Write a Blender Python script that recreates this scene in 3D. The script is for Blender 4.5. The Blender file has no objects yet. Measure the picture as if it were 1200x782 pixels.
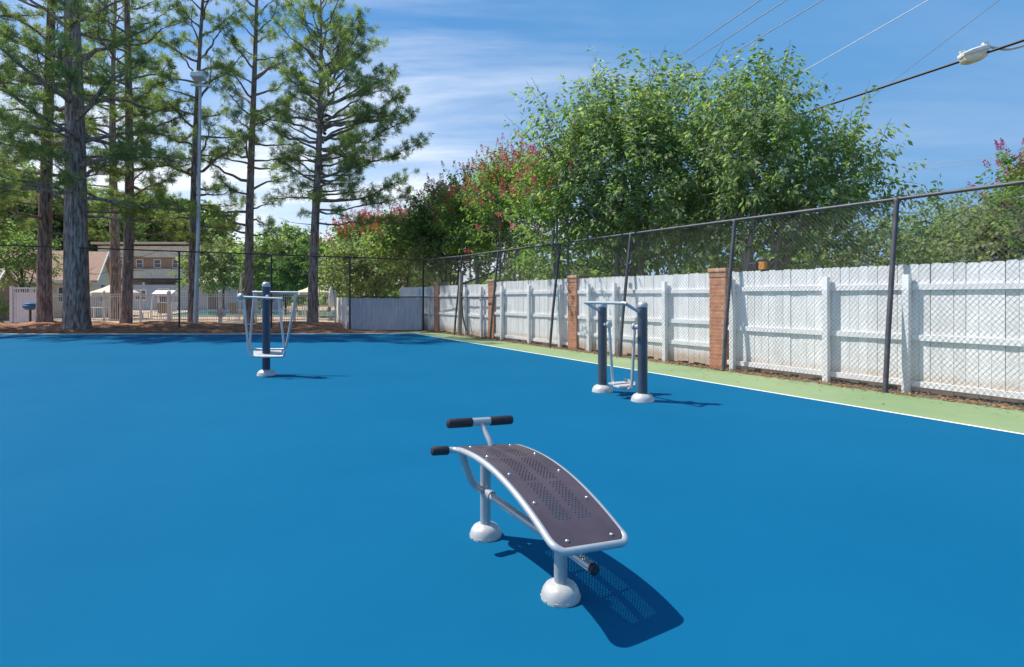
import bpy, math, random
import numpy as np
from mathutils import Vector

# ------------------------------------------------------------------ scene, camera, light
S = bpy.context.scene
C = S.collection
F = 670.0            # focal length in photograph pixels (1200 wide)
HZ = 347.0           # horizon row
EYE = 1.4

cam_d = bpy.data.cameras.new('camera')
cam = bpy.data.objects.new('camera', cam_d)
C.objects.link(cam)
cam.location = (0, 0, EYE)
cam.rotation_euler = (math.pi / 2, 0, 0)
cam_d.sensor_width = 36.0
cam_d.lens = 36.0 * F / 1200.0
cam_d.shift_y = -(391.0 - HZ) / 1200.0
cam_d.clip_start = 0.05
cam_d.clip_end = 2000
S.camera = cam

SUN_EL = math.radians(54.5)
SH = Vector((0.965, -0.262, 0)).normalized()      # horizontal direction in which shadows fall
sun_d = bpy.data.lights.new('sun', 'SUN')
sun_d.energy = 4.9
sun_d.angle = math.radians(0.5)
sun_d.color = (1.0, 0.95, 0.87)
sun = bpy.data.objects.new('sun', sun_d)
C.objects.link(sun)
ray = Vector((SH.x * math.cos(SUN_EL), SH.y * math.cos(SUN_EL), -math.sin(SUN_EL)))
sun.rotation_euler = ray.to_track_quat('-Z', 'Y').to_euler()
sun.location = (-20, 15, 30)

W = bpy.data.worlds.new('World')
S.world = W
W.use_nodes = True
wn, wl = W.node_tree.nodes, W.node_tree.links
wn.clear()
w_out = wn.new('ShaderNodeOutputWorld')
w_bg = wn.new('ShaderNodeBackground')
w_sky = wn.new('ShaderNodeTexSky')
w_sky.sky_type = 'NISHITA'
w_sky.sun_disc = False
w_sky.sun_elevation = SUN_EL
w_sky.sun_rotation = math.atan2(-SH.x, -SH.y)
w_sky.air_density = 1.0
w_sky.dust_density = 0.5
w_sky.ozone_density = 2.5
w_bg.inputs['Strength'].default_value = 0.15
tc = wn.new('ShaderNodeTexCoord')
sep = wn.new('ShaderNodeSeparateXYZ')
wl.new(tc.outputs['Generated'], sep.inputs[0])


def wmath(op, a, b=None, c=None):
    n = wn.new('ShaderNodeMath')
    n.operation = op
    for i, v in enumerate((a, b, c)):
        if v is None:
            continue
        if isinstance(v, (int, float)):
            n.inputs[i].default_value = v
        else:
            wl.new(v, n.inputs[i])
    return n.outputs[0]


# clouds on a flat layer: project the direction on a plane high above
zc = wmath('MAXIMUM', sep.outputs['Z'], 0.03)
zc = wmath('ADD', zc, 0.12)
cu = wmath('DIVIDE', sep.outputs['X'], zc)
cv = wmath('DIVIDE', sep.outputs['Y'], zc)
comb = wn.new('ShaderNodeCombineXYZ')
wl.new(wmath('MULTIPLY', wmath('ADD', cu, wmath('MULTIPLY', cv, 0.25)), 0.42), comb.inputs[0])
wl.new(wmath('MULTIPLY', cv, 0.95), comb.inputs[1])
n1 = wn.new('ShaderNodeTexNoise')
n1.inputs['Scale'].default_value = 1.5
n1.inputs['Detail'].default_value = 9
n1.inputs['Roughness'].default_value = 0.56
n1.inputs['Distortion'].default_value = 0.4
wl.new(comb.outputs[0], n1.inputs['Vector'])
mr = wn.new('ShaderNodeMapRange')
mr.interpolation_type = 'SMOOTHSTEP'
mr.inputs['From Min'].default_value = 0.40
mr.inputs['From Max'].default_value = 0.80
wl.new(n1.outputs['Fac'], mr.inputs['Value'])
# more cloud towards the left (negative X) and low down
left = wn.new('ShaderNodeMapRange')
left.interpolation_type = 'SMOOTHSTEP'
left.inputs['From Min'].default_value = 0.38
left.inputs['From Max'].default_value = -0.28
left.inputs['To Min'].default_value = 0.12
left.inputs['To Max'].default_value = 1.0
wl.new(sep.outputs['X'], left.inputs['Value'])
low = wn.new('ShaderNodeMapRange')
low.interpolation_type = 'SMOOTHSTEP'
low.inputs['From Min'].default_value = 0.42
low.inputs['From Max'].default_value = 0.06
low.inputs['To Min'].default_value = 0.0
low.inputs['To Max'].default_value = 0.85
wl.new(sep.outputs['Z'], low.inputs['Value'])
bank = wmath('MULTIPLY', low.outputs[0], wmath('MULTIPLY', left.outputs[0], wmath('ADD', n1.outputs['Fac'], 0.25)))
cm = wmath('MULTIPLY', mr.outputs[0], left.outputs[0])
cm = wmath('MINIMUM', wmath('ADD', cm, bank), 0.9)
hs = wn.new('ShaderNodeHueSaturation')
hs.inputs['Saturation'].default_value = 1.35
hs.inputs['Value'].default_value = .82
wl.new(w_sky.outputs[0], hs.inputs['Color'])
mixc = wn.new('ShaderNodeMix')
mixc.data_type = 'RGBA'
wl.new(cm, mixc.inputs[0])
even = wn.new('ShaderNodeMix')
even.data_type = 'RGBA'
evf = wn.new('ShaderNodeMapRange')
evf.interpolation_type = 'SMOOTHSTEP'
evf.inputs['From Min'].default_value = -.35
evf.inputs['From Max'].default_value = .35
evf.inputs['To Min'].default_value = .38
evf.inputs['To Max'].default_value = .9
wl.new(sep.outputs['X'], evf.inputs['Value'])
wl.new(evf.outputs[0], even.inputs[0])
wl.new(hs.outputs[0], even.inputs[6])
even.inputs[7].default_value = (.72, 1.93, 3.75, 1)
wl.new(even.outputs[2], mixc.inputs[6])
mixc.inputs[7].default_value = (5.6, 5.9, 6.4, 1)
wl.new(mixc.outputs[2], w_bg.inputs['Color'])
wl.new(w_bg.outputs[0], w_out.inputs['Surface'])

S.view_settings.view_transform = 'Standard'
S.view_settings.look = 'None'
S.view_settings.gamma = 1
S.view_settings.exposure = 0.38
S.view_settings.use_curve_mapping = False
S.render.engine = 'CYCLES'
S.cycles.use_denoising = True
S.cycles.max_bounces = 8
S.cycles.transparent_max_bounces = 8

# ------------------------------------------------------------------ helpers
rng = np.random.default_rng(7)
random.seed(7)
ORI = {}


def gp(px, py):
    """ground point seen at a photograph pixel"""
    Y = F * EYE / (py - HZ)
    return Vector(((px - 600) / F * Y, Y, 0))


def at(px, py, Y):
    return Vector(((px - 600) / F * Y, Y, EYE - (py - HZ) / F * Y))


class MB:
    def __init__(self):
        self.v = []
        self.f = []
        self.n = 0

    def add(self, v, f):
        v = np.asarray(v, dtype=np.float64).reshape(-1, 3)
        self.v.append(v)
        k = self.n
        self.f.extend([tuple(i + k for i in q) for q in f])
        self.n += len(v)

    def obox(self, c, ex, ey, ez):
        """oriented box: centre and three half-axis vectors"""
        c, ex, ey, ez = (np.array(a, dtype=float) for a in (c, ex, ey, ez))
        v = [c + sx * ex + sy * ey + sz * ez for sz in (-1, 1) for sy in (-1, 1) for sx in (-1, 1)]
        self.add(v, [(0, 2, 3, 1), (4, 5, 7, 6), (0, 1, 5, 4), (2, 6, 7, 3), (0, 4, 6, 2), (1, 3, 7, 5)])

    def box(self, x0, x1, y0, y1, z0, z1):
        self.obox(((x0 + x1) / 2, (y0 + y1) / 2, (z0 + z1) / 2), ((x1 - x0) / 2, 0, 0), (0, (y1 - y0) / 2, 0), (0, 0, (z1 - z0) / 2))

    def tube(self, pts, r, n=10, caps=True):
        pts = [Vector(p) for p in pts]
        rs = r if isinstance(r, (list, tuple)) else [r] * len(pts)
        up = Vector((0, 0, 1))
        t0 = (pts[1] - pts[0]).normalized()
        if abs(t0.dot(up)) > .95:
            up = Vector((1, 0, 0))
        a = t0.cross(up).normalized()
        vs = []
        for i, p in enumerate(pts):
            if i == 0:
                t = t0
            elif i == len(pts) - 1:
                t = (pts[i] - pts[i - 1]).normalized()
            else:
                t = ((pts[i + 1] - p).normalized() + (p - pts[i - 1]).normalized()).normalized()
            a = (a - t * a.dot(t)).normalized()
            b = t.cross(a)
            for k in range(n):
                g = 2 * math.pi * k / n
                vs.append(p + (a * math.cos(g) + b * math.sin(g)) * rs[i])
        fs = []
        for i in range(len(pts) - 1):
            for k in range(n):
                k2 = (k + 1) % n
                fs.append((i * n + k, i * n + k2, (i + 1) * n + k2, (i + 1) * n + k))
        if caps:
            fs.append(tuple(range(n - 1, -1, -1)))
            m = (len(pts) - 1) * n
            fs.append(tuple(range(m, m + n)))
        self.add([tuple(v) for v in vs], fs)

    def lathe(self, c, prof, n=24, axis=None):
        """prof: list of (radius, height) around vertical at c (or an axis vector)"""
        c = Vector(c)
        az = Vector(axis).normalized() if axis is not None else Vector((0, 0, 1))
        ax = az.orthogonal().normalized()
        ay = az.cross(ax)
        vs, fs = [], []
        for (r, h) in prof:
            for k in range(n):
                g = 2 * math.pi * k / n
                vs.append(tuple(c + az * h + (ax * math.cos(g) + ay * math.sin(g)) * max(r, 1e-4)))
        for i in range(len(prof) - 1):
            for k in range(n):
                k2 = (k + 1) % n
                fs.append((i * n + k, i * n + k2, (i + 1) * n + k2, (i + 1) * n + k))
        fs.append(tuple(range(n - 1, -1, -1)))
        m = (len(prof) - 1) * n
        fs.append(tuple(range(m, m + n)))
        self.add(vs, fs)


def smooth_path(pts, k=6):
    """Catmull-Rom through points"""
    P = [Vector(p) for p in pts]
    P = [P[0] * 2 - P[1]] + P + [P[-1] * 2 - P[-2]]
    out = []
    for i in range(1, len(P) - 2):
        for j in range(k):
            t = j / k
            a, b, c, d = P[i - 1], P[i], P[i + 1], P[i + 2]
            out.append(0.5 * ((2 * b) + (c - a) * t + (2 * a - 5 * b + 4 * c - d) * t * t + (3 * b - a - 3 * c + d) * t ** 3))
    out.append(P[-2])
    return out


def thing(name, label, cat, loc=(0, 0, 0), group=None):
    o = bpy.data.objects.new(name, None)
    C.objects.link(o)
    o.location = loc
    o.empty_display_size = .2
    o['label'] = label
    o['category'] = cat
    if group:
        o['group'] = group
    ORI[o] = Vector(loc)
    return o


def mesh_np(name, v, f4, smooth=False):
    """fast mesh of equal sized polygons: v (n,3), f4 (m,k)"""
    me = bpy.data.meshes.new(name)
    v = np.asarray(v, dtype=np.float32)
    f4 = np.asarray(f4, dtype=np.int32)
    m, k = f4.shape
    me.vertices.add(len(v))
    me.vertices.foreach_set('co', v.ravel())
    me.loops.add(m * k)
    me.loops.foreach_set('vertex_index', f4.ravel())
    me.polygons.add(m)
    me.polygons.foreach_set('loop_start', np.arange(0, m * k, k, dtype=np.int32))
    me.polygons.foreach_set('loop_total', np.full(m, k, dtype=np.int32))
    me.update(calc_edges=True)
    return me


def place(o, parent):
    C.objects.link(o)
    if parent is not None:
        o.parent = parent
        ORI[o] = ORI[parent]


def part(name, mb, m, parent=None, smooth=True, bevel=0):
    """link a builder (world coordinates) as ONE mesh, child of parent"""
    v = np.concatenate(mb.v)
    org = ORI[parent] if parent is not None else Vector((0, 0, 0))
    v = v - np.array(org)
    me = bpy.data.meshes.new(name)
    me.from_pydata([tuple(x) for x in v], [], mb.f)
    me.materials.append(m)
    if smooth:
        me.polygons.foreach_set('use_smooth', [True] * len(me.polygons))
        me.set_sharp_from_angle(angle=math.radians(38))
    o = bpy.data.objects.new(name, me)
    place(o, parent)
    if bevel:
        b = o.modifiers.new('bevel', 'BEVEL')
        b.width = bevel
        b.segments = 2
        b.limit_method = 'ANGLE'
    return o


def tag(o, label, cat, group=None):
    o['label'] = label
    o['category'] = cat
    if group:
        o['group'] = group
    return o


def structure(o):
    o['kind'] = 'structure'
    return o


# ------------------------------------------------------------------ materials
def new_mat(name):
    m = bpy.data.materials.new(name)
    m.use_nodes = True
    nt = m.node_tree
    b = nt.nodes['Principled BSDF']
    return m, nt, b


def noise_mat(name, c1, c2, scale=8, rough=.7, metal=0, bump=0, bscale=None, detail=6, lo=.35, hi=.65, spec=.5, stretch=None):
    m, nt, b = new_mat(name)
    N, L = nt.nodes, nt.links
    t = N.new('ShaderNodeTexCoord')
    src = t.outputs['Object']
    if stretch:
        mp = N.new('ShaderNodeMapping')
        mp.inputs['Scale'].default_value = stretch
        L.new(src, mp.inputs[0])
        src = mp.outputs[0]
    n = N.new('ShaderNodeTexNoise')
    n.inputs['Scale'].default_value = scale
    n.inputs['Detail'].default_value = detail
    n.inputs['Roughness'].default_value = .6
    L.new(src, n.inputs['Vector'])
    r = N.new('ShaderNodeValToRGB')
    r.color_ramp.elements[0].position = lo
    r.color_ramp.elements[1].position = hi
    r.color_ramp.elements[0].color = (*c1, 1)
    r.color_ramp.elements[1].color = (*c2, 1)
    L.new(n.outputs['Fac'], r.inputs[0])
    L.new(r.outputs[0], b.inputs['Base Color'])
    b.inputs['Roughness'].default_value = rough
    b.inputs['Metallic'].default_value = metal
    b.inputs['Specular IOR Level'].default_value = spec
    if bump:
        n2 = N.new('ShaderNodeTexNoise')
        n2.inputs['Scale'].default_value = bscale or scale * 3
        n2.inputs['Detail'].default_value = 5
        L.new(src, n2.inputs['Vector'])
        bp = N.new('ShaderNodeBump')
        bp.inputs['Strength'].default_value = bump
        bp.inputs['Distance'].default_value = .02
        L.new(n2.outputs['Fac'], bp.inputs['Height'])
        L.new(bp.outputs[0], b.inputs['Normal'])
    return m


def leaf_mat(name, cols, rough=.45, trans=.3, tcol=None, spec=.4):
    """per leaf random colour, part translucent"""
    m, nt, b = new_mat(name)
    N, L = nt.nodes, nt.links
    g = N.new('ShaderNodeNewGeometry')
    r = N.new('ShaderNodeValToRGB')
    cr = r.color_ramp
    while len(cr.elements) < len(cols):
        cr.elements.new(.5)
    for i, c in enumerate(cols):
        cr.elements[i].position = i / (len(cols) - 1)
        cr.elements[i].color = (*c, 1)
    L.new(g.outputs['Random Per Island'], r.inputs[0])
    L.new(r.outputs[0], b.inputs['Base Color'])
    b.inputs['Roughness'].default_value = rough
    b.inputs['Specular IOR Level'].default_value = spec
    tr = N.new('ShaderNodeBsdfTranslucent')
    mx = N.new('ShaderNodeMix')
    mx.data_type = 'RGBA'
    mx.blend_type = 'MULTIPLY'
    mx.inputs[0].default_value = 1
    L.new(r.outputs[0], mx.inputs[6])
    mx.inputs[7].default_value = (*(tcol or (1.5, 1.7, .7)), 1)
    L.new(mx.outputs[2], tr.inputs['Color'])
    ms = N.new('ShaderNodeMixShader')
    ms.inputs[0].default_value = trans
    L.new(b.outputs[0], ms.inputs[1])
    L.new(tr.outputs[0], ms.inputs[2])
    L.new(ms.outputs[0], N['Material Output'].inputs['Surface'])
    return m


M = {}


def court_mat(name, base, alt, line_scale=.35):
    m, nt, b = new_mat(name)
    N, L = nt.nodes, nt.links
    t = N.new('ShaderNodeTexCoord')
    big = N.new('ShaderNodeTexNoise')
    big.inputs['Scale'].default_value = .45
    big.inputs['Detail'].default_value = 7
    big.inputs['Roughness'].default_value = .62
    L.new(t.outputs['Object'], big.inputs['Vector'])
    r = N.new('ShaderNodeValToRGB')
    r.color_ramp.elements[0].position = .3
    r.color_ramp.elements[1].position = .7
    r.color_ramp.elements[0].color = (*base, 1)
    r.color_ramp.elements[1].color = (*alt, 1)
    L.new(big.outputs['Fac'], r.inputs[0])
    # fine sand grain of the acrylic coating
    fine = N.new('ShaderNodeTexNoise')
    fine.inputs['Scale'].default_value = 220
    fine.inputs['Detail'].default_value = 3
    L.new(t.outputs['Object'], fine.inputs['Vector'])
    mr_ = N.new('ShaderNodeMapRange')
    mr_.inputs['From Min'].default_value = .3
    mr_.inputs['From Max'].default_value = .7
    mr_.inputs['To Min'].default_value = .9
    mr_.inputs['To Max'].default_value = 1.1
    L.new(fine.outputs['Fac'], mr_.inputs['Value'])
    mx = N.new('ShaderNodeMix')
    mx.data_type = 'RGBA'
    mx.blend_type = 'MULTIPLY'
    mx.inputs[0].default_value = 1
    L.new(r.outputs[0], mx.inputs[6])
    L.new(mr_.outputs[0], mx.inputs[7])
    # scattered scuffs and dried drips
    sp = N.new('ShaderNodeTexNoise')
    sp.inputs['Scale'].default_value = 3.2
    sp.inputs['Detail'].default_value = 10
    sp.inputs['Roughness'].default_value = .75
    L.new(t.outputs['Object'], sp.inputs['Vector'])
    r2 = N.new('ShaderNodeValToRGB')
    r2.color_ramp.elements[0].position = .66
    r2.color_ramp.elements[1].position = .8
    r2.color_ramp.elements[0].color = (0, 0, 0, 1)
    r2.color_ramp.elements[1].color = (.5, .5, .5, 1)
    L.new(sp.outputs['Fac'], r2.inputs[0])
    mx2 = N.new('ShaderNodeMix')
    mx2.data_type = 'RGBA'
    L.new(r2.outputs[0], mx2.inputs[0])
    L.new(mx.outputs[2], mx2.inputs[6])
    mx2.inputs[7].default_value = (alt[0] * 1.6 + .03, alt[1] * 1.3 + .03, alt[2] * 1.2, 1)
    L.new(mx2.outputs[2], b.inputs['Base Color'])
    b.inputs['Roughness'].default_value = .8
    b.inputs['Specular IOR Level'].default_value = .04
    bp = N.new('ShaderNodeBump')
    bp.inputs['Strength'].default_value = .2
    bp.inputs['Distance'].default_value = .003
    L.new(fine.outputs['Fac'], bp.inputs['Height'])
    L.new(bp.outputs[0], b.inputs['Normal'])
    return m


def brick_mat(name, c1, c2, mortar, rot=None):
    m, nt, b = new_mat(name)
    N, L = nt.nodes, nt.links
    t = N.new('ShaderNodeTexCoord')
    s = N.new('ShaderNodeSeparateXYZ')
    L.new(t.outputs['Object'], s.inputs[0])
    ad = N.new('ShaderNodeMath')
    ad.operation = 'ADD'
    L.new(s.outputs[0], ad.inputs[0])
    L.new(s.outputs[1], ad.inputs[1])
    cb = N.new('ShaderNodeCombineXYZ')
    L.new(ad.outputs[0], cb.inputs[0])
    L.new(s.outputs[2], cb.inputs[1])
    br = N.new('ShaderNodeTexBrick')
    br.inputs['Scale'].default_value = 1
    br.inputs['Brick Width'].default_value = .2
    br.inputs['Row Height'].default_value = .072
    br.inputs['Mortar Size'].default_value = .008
    br.inputs['Color1'].default_value = (*c1, 1)
    br.inputs['Color2'].default_value = (*c2, 1)
    br.inputs['Mortar'].default_value = (*mortar, 1)
    L.new(cb.outputs[0], br.inputs['Vector'])
    n = N.new('ShaderNodeTexNoise')
    n.inputs['Scale'].default_value = 9
    L.new(t.outputs['Object'], n.inputs['Vector'])
    mx = N.new('ShaderNodeMix')
    mx.data_type = 'RGBA'
    mx.blend_type = 'OVERLAY'
    mx.inputs[0].default_value = .5
    L.new(br.outputs['Color'], mx.inputs[6])
    L.new(n.outputs['Fac'], mx.inputs[7])
    L.new(mx.outputs[2], b.inputs['Base Color'])
    b.inputs['Roughness'].default_value = .85
    bp = N.new('ShaderNodeBump')
    bp.inputs['Strength'].default_value = .6
    bp.inputs['Distance'].default_value = .01
    L.new(br.outputs['Fac'], bp.inputs['Height'])
    bp.invert = True
    L.new(bp.outputs[0], b.inputs['Normal'])
    return m


def bark_mat(name, c1, c2, scale=9):
    return noise_mat(name, c1, c2, scale=scale, rough=.95, bump=.6, bscale=scale * 1.6, stretch=(1.6, 1.6, .28), lo=.38, hi=.62, spec=.1)


def picket_mat(name):
    """white paint, dirty and bare along the foot"""
    m, nt, b = new_mat(name)
    N, L = nt.nodes, nt.links
    t = N.new('ShaderNodeTexCoord')
    s = N.new('ShaderNodeSeparateXYZ')
    L.new(t.outputs['Object'], s.inputs[0])
    n = N.new('ShaderNodeTexNoise')
    n.inputs['Scale'].default_value = 3
    n.inputs['Detail'].default_value = 9
    n.inputs['Roughness'].default_value = .7
    mp = N.new('ShaderNodeMapping')
    mp.inputs['Scale'].default_value = (2.4, 2.4, .6)
    L.new(t.outputs['Object'], mp.inputs[0])
    L.new(mp.outputs[0], n.inputs['Vector'])
    ad = N.new('ShaderNodeMath')
    ad.operation = 'MULTIPLY_ADD'
    L.new(n.outputs['Fac'], ad.inputs[0])
    ad.inputs[1].default_value = -.42
    L.new(s.outputs[2], ad.inputs[2])
    mr_ = N.new('ShaderNodeMapRange')
    mr_.inputs['From Min'].default_value = -.08
    mr_.inputs['From Max'].default_value = .09
    mr_.inputs['To Min'].default_value = .85
    mr_.inputs['To Max'].default_value = 0
    L.new(ad.outputs[0], mr_.inputs['Value'])
    r = N.new('ShaderNodeValToRGB')
    r.color_ramp.elements[0].position = .28
    r.color_ramp.elements[0].color = (.68, .67, .645, 1)
    r.color_ramp.elements[1].position = .6
    r.color_ramp.elements[1].color = (.87, .865, .855, 1)
    L.new(n.outputs['Fac'], r.inputs[0])
    g = N.new('ShaderNodeNewGeometry')
    ir = N.new('ShaderNodeMapRange')
    ir.inputs['To Min'].default_value = .9
    ir.inputs['To Max'].default_value = 1.03
    L.new(g.outputs['Random Per Island'], ir.inputs['Value'])
    mv = N.new('ShaderNodeMix')
    mv.data_type = 'RGBA'
    mv.blend_type = 'MULTIPLY'
    mv.inputs[0].default_value = 1
    L.new(r.outputs[0], mv.inputs[6])
    L.new(ir.outputs[0], mv.inputs[7])
    mx = N.new('ShaderNodeMix')
    mx.data_type = 'RGBA'
    L.new(mr_.outputs[0], mx.inputs[0])
    L.new(mv.outputs[2], mx.inputs[6])
    mx.inputs[7].default_value = (.5, .38, .27, 1)
    L.new(mx.outputs[2], b.inputs['Base Color'])
    b.inputs['Roughness'].default_value = .6
    b.inputs['Specular IOR Level'].default_value = .25
    return m


M['blue'] = court_mat('court_blue', (.0026, .097, .205), (.004, .111, .227))
M['green'] = court_mat('court_green', (.185, .265, .135), (.265, .335, .185))
M['line'] = noise_mat('court_line', (.7, .74, .74), (.82, .84, .84), scale=6, rough=.7)
M['mulch'] = noise_mat('pine_straw', (.2, .09, .055), (.46, .255, .165), scale=3.5, rough=1, bump=1, bscale=18, detail=10, spec=.05)
M['ground'] = noise_mat('soil', (.12, .11, .05), (.22, .19, .1), scale=.6, rough=1, bump=.4, spec=.05)
M['litter_soil'] = noise_mat('litter_soil', (.13, .09, .06), (.3, .22, .15), scale=14, rough=1, bump=.8, bscale=40, spec=.05)
M['concrete'] = noise_mat('concrete', (.38, .37, .33), (.5, .48, .43), scale=5, rough=.9, bump=.2, bscale=60)
M['deck'] = noise_mat('pool_deck', (.42, .3, .19), (.55, .4, .27), scale=1.2, rough=.9)
M['water'] = noise_mat('pool_water', (.04, .25, .21), (.06, .32, .27), scale=2, rough=.12, bump=.15, bscale=5)
M['silver'] = noise_mat('silver_paint', (.42, .435, .455), (.5, .515, .535), scale=5, rough=.34, metal=.4, bump=.03, bscale=90)
M['dome'] = noise_mat('dome_paint', (.42, .425, .42), (.52, .525, .52), scale=12, rough=.4, metal=.15, bump=.05, bscale=60)
M['navy'] = noise_mat('navy_post_paint', (.022, .045, .085), (.034, .06, .105), scale=4, rough=.32, metal=.2, bump=.02)
M['slate'] = noise_mat('slate_post_paint', (.068, .08, .10), (.09, .102, .125), scale=4, rough=.32, metal=.25, bump=.02)
M['board'] = noise_mat('maroon_board', (.062, .044, .055), (.085, .062, .076), scale=7, rough=.42, bump=.03, bscale=120)
M['rubber'] = noise_mat('black_rubber', (.012, .013, .018), (.022, .022, .03), scale=30, rough=.55, bump=.1, bscale=150)
M['bolt'] = noise_mat('bolt_steel', (.7, .7, .72), (.8, .8, .82), scale=20, rough=.22, metal=.9)
M['picket'] = picket_mat('picket_paint')
M['rail'] = noise_mat('rail_paint', (.72, .715, .71), (.82, .815, .81), scale=5, rough=.6, spec=.25)
M['shaded_wood'] = noise_mat('shade_tinted_wood', (.42, .44, .5), (.54, .56, .62), scale=3, rough=.7, stretch=(3, 3, .5), spec=.2)  # bluish tone of the boards in shadow is put into this base colour
M['rawwood'] = noise_mat('weathered_wood', (.2, .18, .155), (.34, .31, .27), scale=6, rough=.9, stretch=(2, 2, .3), bump=.4)
M['brick'] = brick_mat('orange_brick', (.46, .165, .08), (.54, .22, .11), (.42, .33, .25))
M['brick_cap'] = brick_mat('brick_cap', (.5, .23, .13), (.52, .26, .15), (.44, .34, .26))
M['galv'] = noise_mat('galvanised', (.42, .44, .47), (.55, .57, .6), scale=4, rough=.45, metal=.6)
M['blackpost'] = noise_mat('black_vinyl', (.016, .016, .018), (.03, .03, .032), scale=8, rough=.5)
M['greypost'] = noise_mat('weathered_vinyl', (.055, .055, .065), (.10, .10, .115), scale=6, rough=.55, metal=.2)
M['wire_dark'] = noise_mat('vinyl_wire', (.08, .076, .07), (.12, .115, .11), scale=9, rough=.55)
M['wire'] = noise_mat('grey_wire', (.15, .145, .14), (.21, .2, .195), scale=9, rough=.5, metal=.3)
M['cable'] = noise_mat('cable', (.014, .014, .016), (.025, .025, .028), scale=3, rough=.6)
M['thinwire'] = noise_mat('aluminium_wire', (.22, .24, .28), (.3, .32, .36), scale=3, rough=.5, metal=.3)
M['lampbody'] = noise_mat('lamp_body', (.62, .63, .62), (.74, .75, .74), scale=8, rough=.45)
M['lens'] = noise_mat('lamp_lens', (.62, .58, .46), (.74, .7, .56), scale=10, rough=.25)
M['bark_pine'] = bark_mat('pine_bark', (.12, .082, .07), (.40, .305, .265), 9)
M['bark_limb'] = bark_mat('pine_limb_bark', (.10, .08, .07), (.24, .19, .165), 7)
M['bark_grey'] = bark_mat('smooth_grey_bark', (.22, .19, .165), (.38, .34, .3), 5)
M['bark_dark'] = bark_mat('dark_bark', (.06, .05, .042), (.13, .11, .095), 7)
M['needle'] = leaf_mat('pine_needles', [(0.108, 0.154, 0.073), (0.16, 0.217, 0.096), (0.223, 0.28, 0.131), (0.321, 0.343, 0.206)], rough=0.5, trans=0.56, spec=0.35)
M['needle_dark'] = leaf_mat('pine_needles_deep', [(0.102, 0.148, 0.073), (0.148, 0.2, 0.096), (0.2, 0.251, 0.125), (0.297, 0.321, 0.194)], rough=0.5, trans=0.56, spec=0.3)
M['leaf_a'] = leaf_mat('leaf_bright', [(.105, .175, .07), (.15, .235, .09), (.195, .275, .12), (.26, .31, .18), (.4, .42, .33)], rough=0.55, trans=0.56, spec=0.28)
M['leaf_b'] = leaf_mat('leaf_mid', [(0.105, 0.168, 0.068), (0.156, 0.236, 0.093), (0.204, 0.285, 0.13), (0.292, 0.329, 0.217)], rough=0.55, trans=0.54, spec=0.28)
M['leaf_dark'] = leaf_mat('leaf_deep', [(.075, .135, .05), (.105, .175, .065), (.145, .215, .09)], rough=0.55, trans=0.5, spec=0.25)
M['leaf_myrtle'] = leaf_mat('leaf_myrtle', [(0.102, 0.187, 0.054), (0.152, 0.26, 0.073), (0.212, 0.315, 0.097), (0.26, 0.284, 0.115)], rough=0.55, trans=0.54, spec=0.28)
M['leaf_grey'] = leaf_mat('leaf_greyish', [(0.141, 0.196, 0.104), (0.201, 0.256, 0.141), (0.262, 0.304, 0.189), (0.334, 0.334, 0.249)], rough=0.55, trans=0.52, spec=0.28)
M['leaf_far'] = leaf_mat('leaf_far', [(0.113, 0.177, 0.083), (0.171, 0.24, 0.107), (0.234, 0.304, 0.145), (0.297, 0.322, 0.208)], rough=0.55, trans=0.54, spec=0.28)
M['bloom_red'] = leaf_mat('bloom_red', [(.46, .06, .07), (.56, .11, .11), (.55, .22, .22)], rough=.6, trans=.3, tcol=(1.3, .9, .9))
M['bloom_pinkred'] = leaf_mat('bloom_pinkred', [(.5, .09, .08), (.56, .2, .19), (.5, .15, .2)], rough=.6, trans=.3, tcol=(1.3, .9, .9))
M['bloom_pink'] = leaf_mat('bloom_pink', [(.42, .05, .14), (.5, .1, .2), (.34, .1, .18)], rough=.6, trans=.3, tcol=(1.2, .9, 1))
M['bloom_orange'] = leaf_mat('bloom_orange', [(.5, .09, .05), (.55, .14, .07), (.45, .16, .1)], rough=.6, trans=.3, tcol=(1.2, 1, .9))
M['seed'] = leaf_mat('seed_heads', [(.22, .11, .11), (.32, .16, .16), (.4, .2, .2)], rough=.7, trans=.2, tcol=(1, 1, 1))
M['dryleaf'] = leaf_mat('dry_leaves', [(.22, .12, .06), (.34, .19, .1), (.16, .1, .07), (.42, .28, .17)], rough=.8, trans=.1, tcol=(1, 1, 1), spec=.1)
M['straw'] = leaf_mat('straw', [(.2, .08, .045), (.32, .15, .09), (.42, .24, .15), (.14, .06, .04)], rough=.9, trans=.1, tcol=(1, 1, 1), spec=.1)
M['roof'] = noise_mat('tan_shingle', (.36, .215, .15), (.46, .29, .21), scale=6, rough=.9, bump=.4)
M['roof2'] = noise_mat('pale_shingle', (.46, .38, .29), (.56, .47, .37), scale=6, rough=.9)
M['trim'] = noise_mat('white_trim', (.68, .69, .67), (.78, .79, .77), scale=4, rough=.6)
M['siding'] = noise_mat('pale_siding', (.6, .55, .47), (.7, .65, .56), scale=2, rough=.7, stretch=(.3, .3, 6))
M['brownwall'] = noise_mat('brown_wall', (.33, .22, .16), (.42, .29, .22), scale=3, rough=.85)
M['greywall'] = noise_mat('blue_grey_wall', (.26, .32, .4), (.33, .4, .48), scale=.6, rough=.8)
M['balcony'] = noise_mat('balcony_boards', (.5, .44, .36), (.62, .56, .47), scale=2, rough=.8)
M['palewire'] = noise_mat('pale_wire', (.55, .58, .62), (.65, .68, .72), scale=3, rough=.5)
M['glass'] = noise_mat('window_glass', (.05, .06, .07), (.09, .1, .11), scale=2, rough=.12)
M['canvas'] = noise_mat('cream_canvas', (.62, .56, .46), (.72, .66, .56), scale=4, rough=.85)
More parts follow.
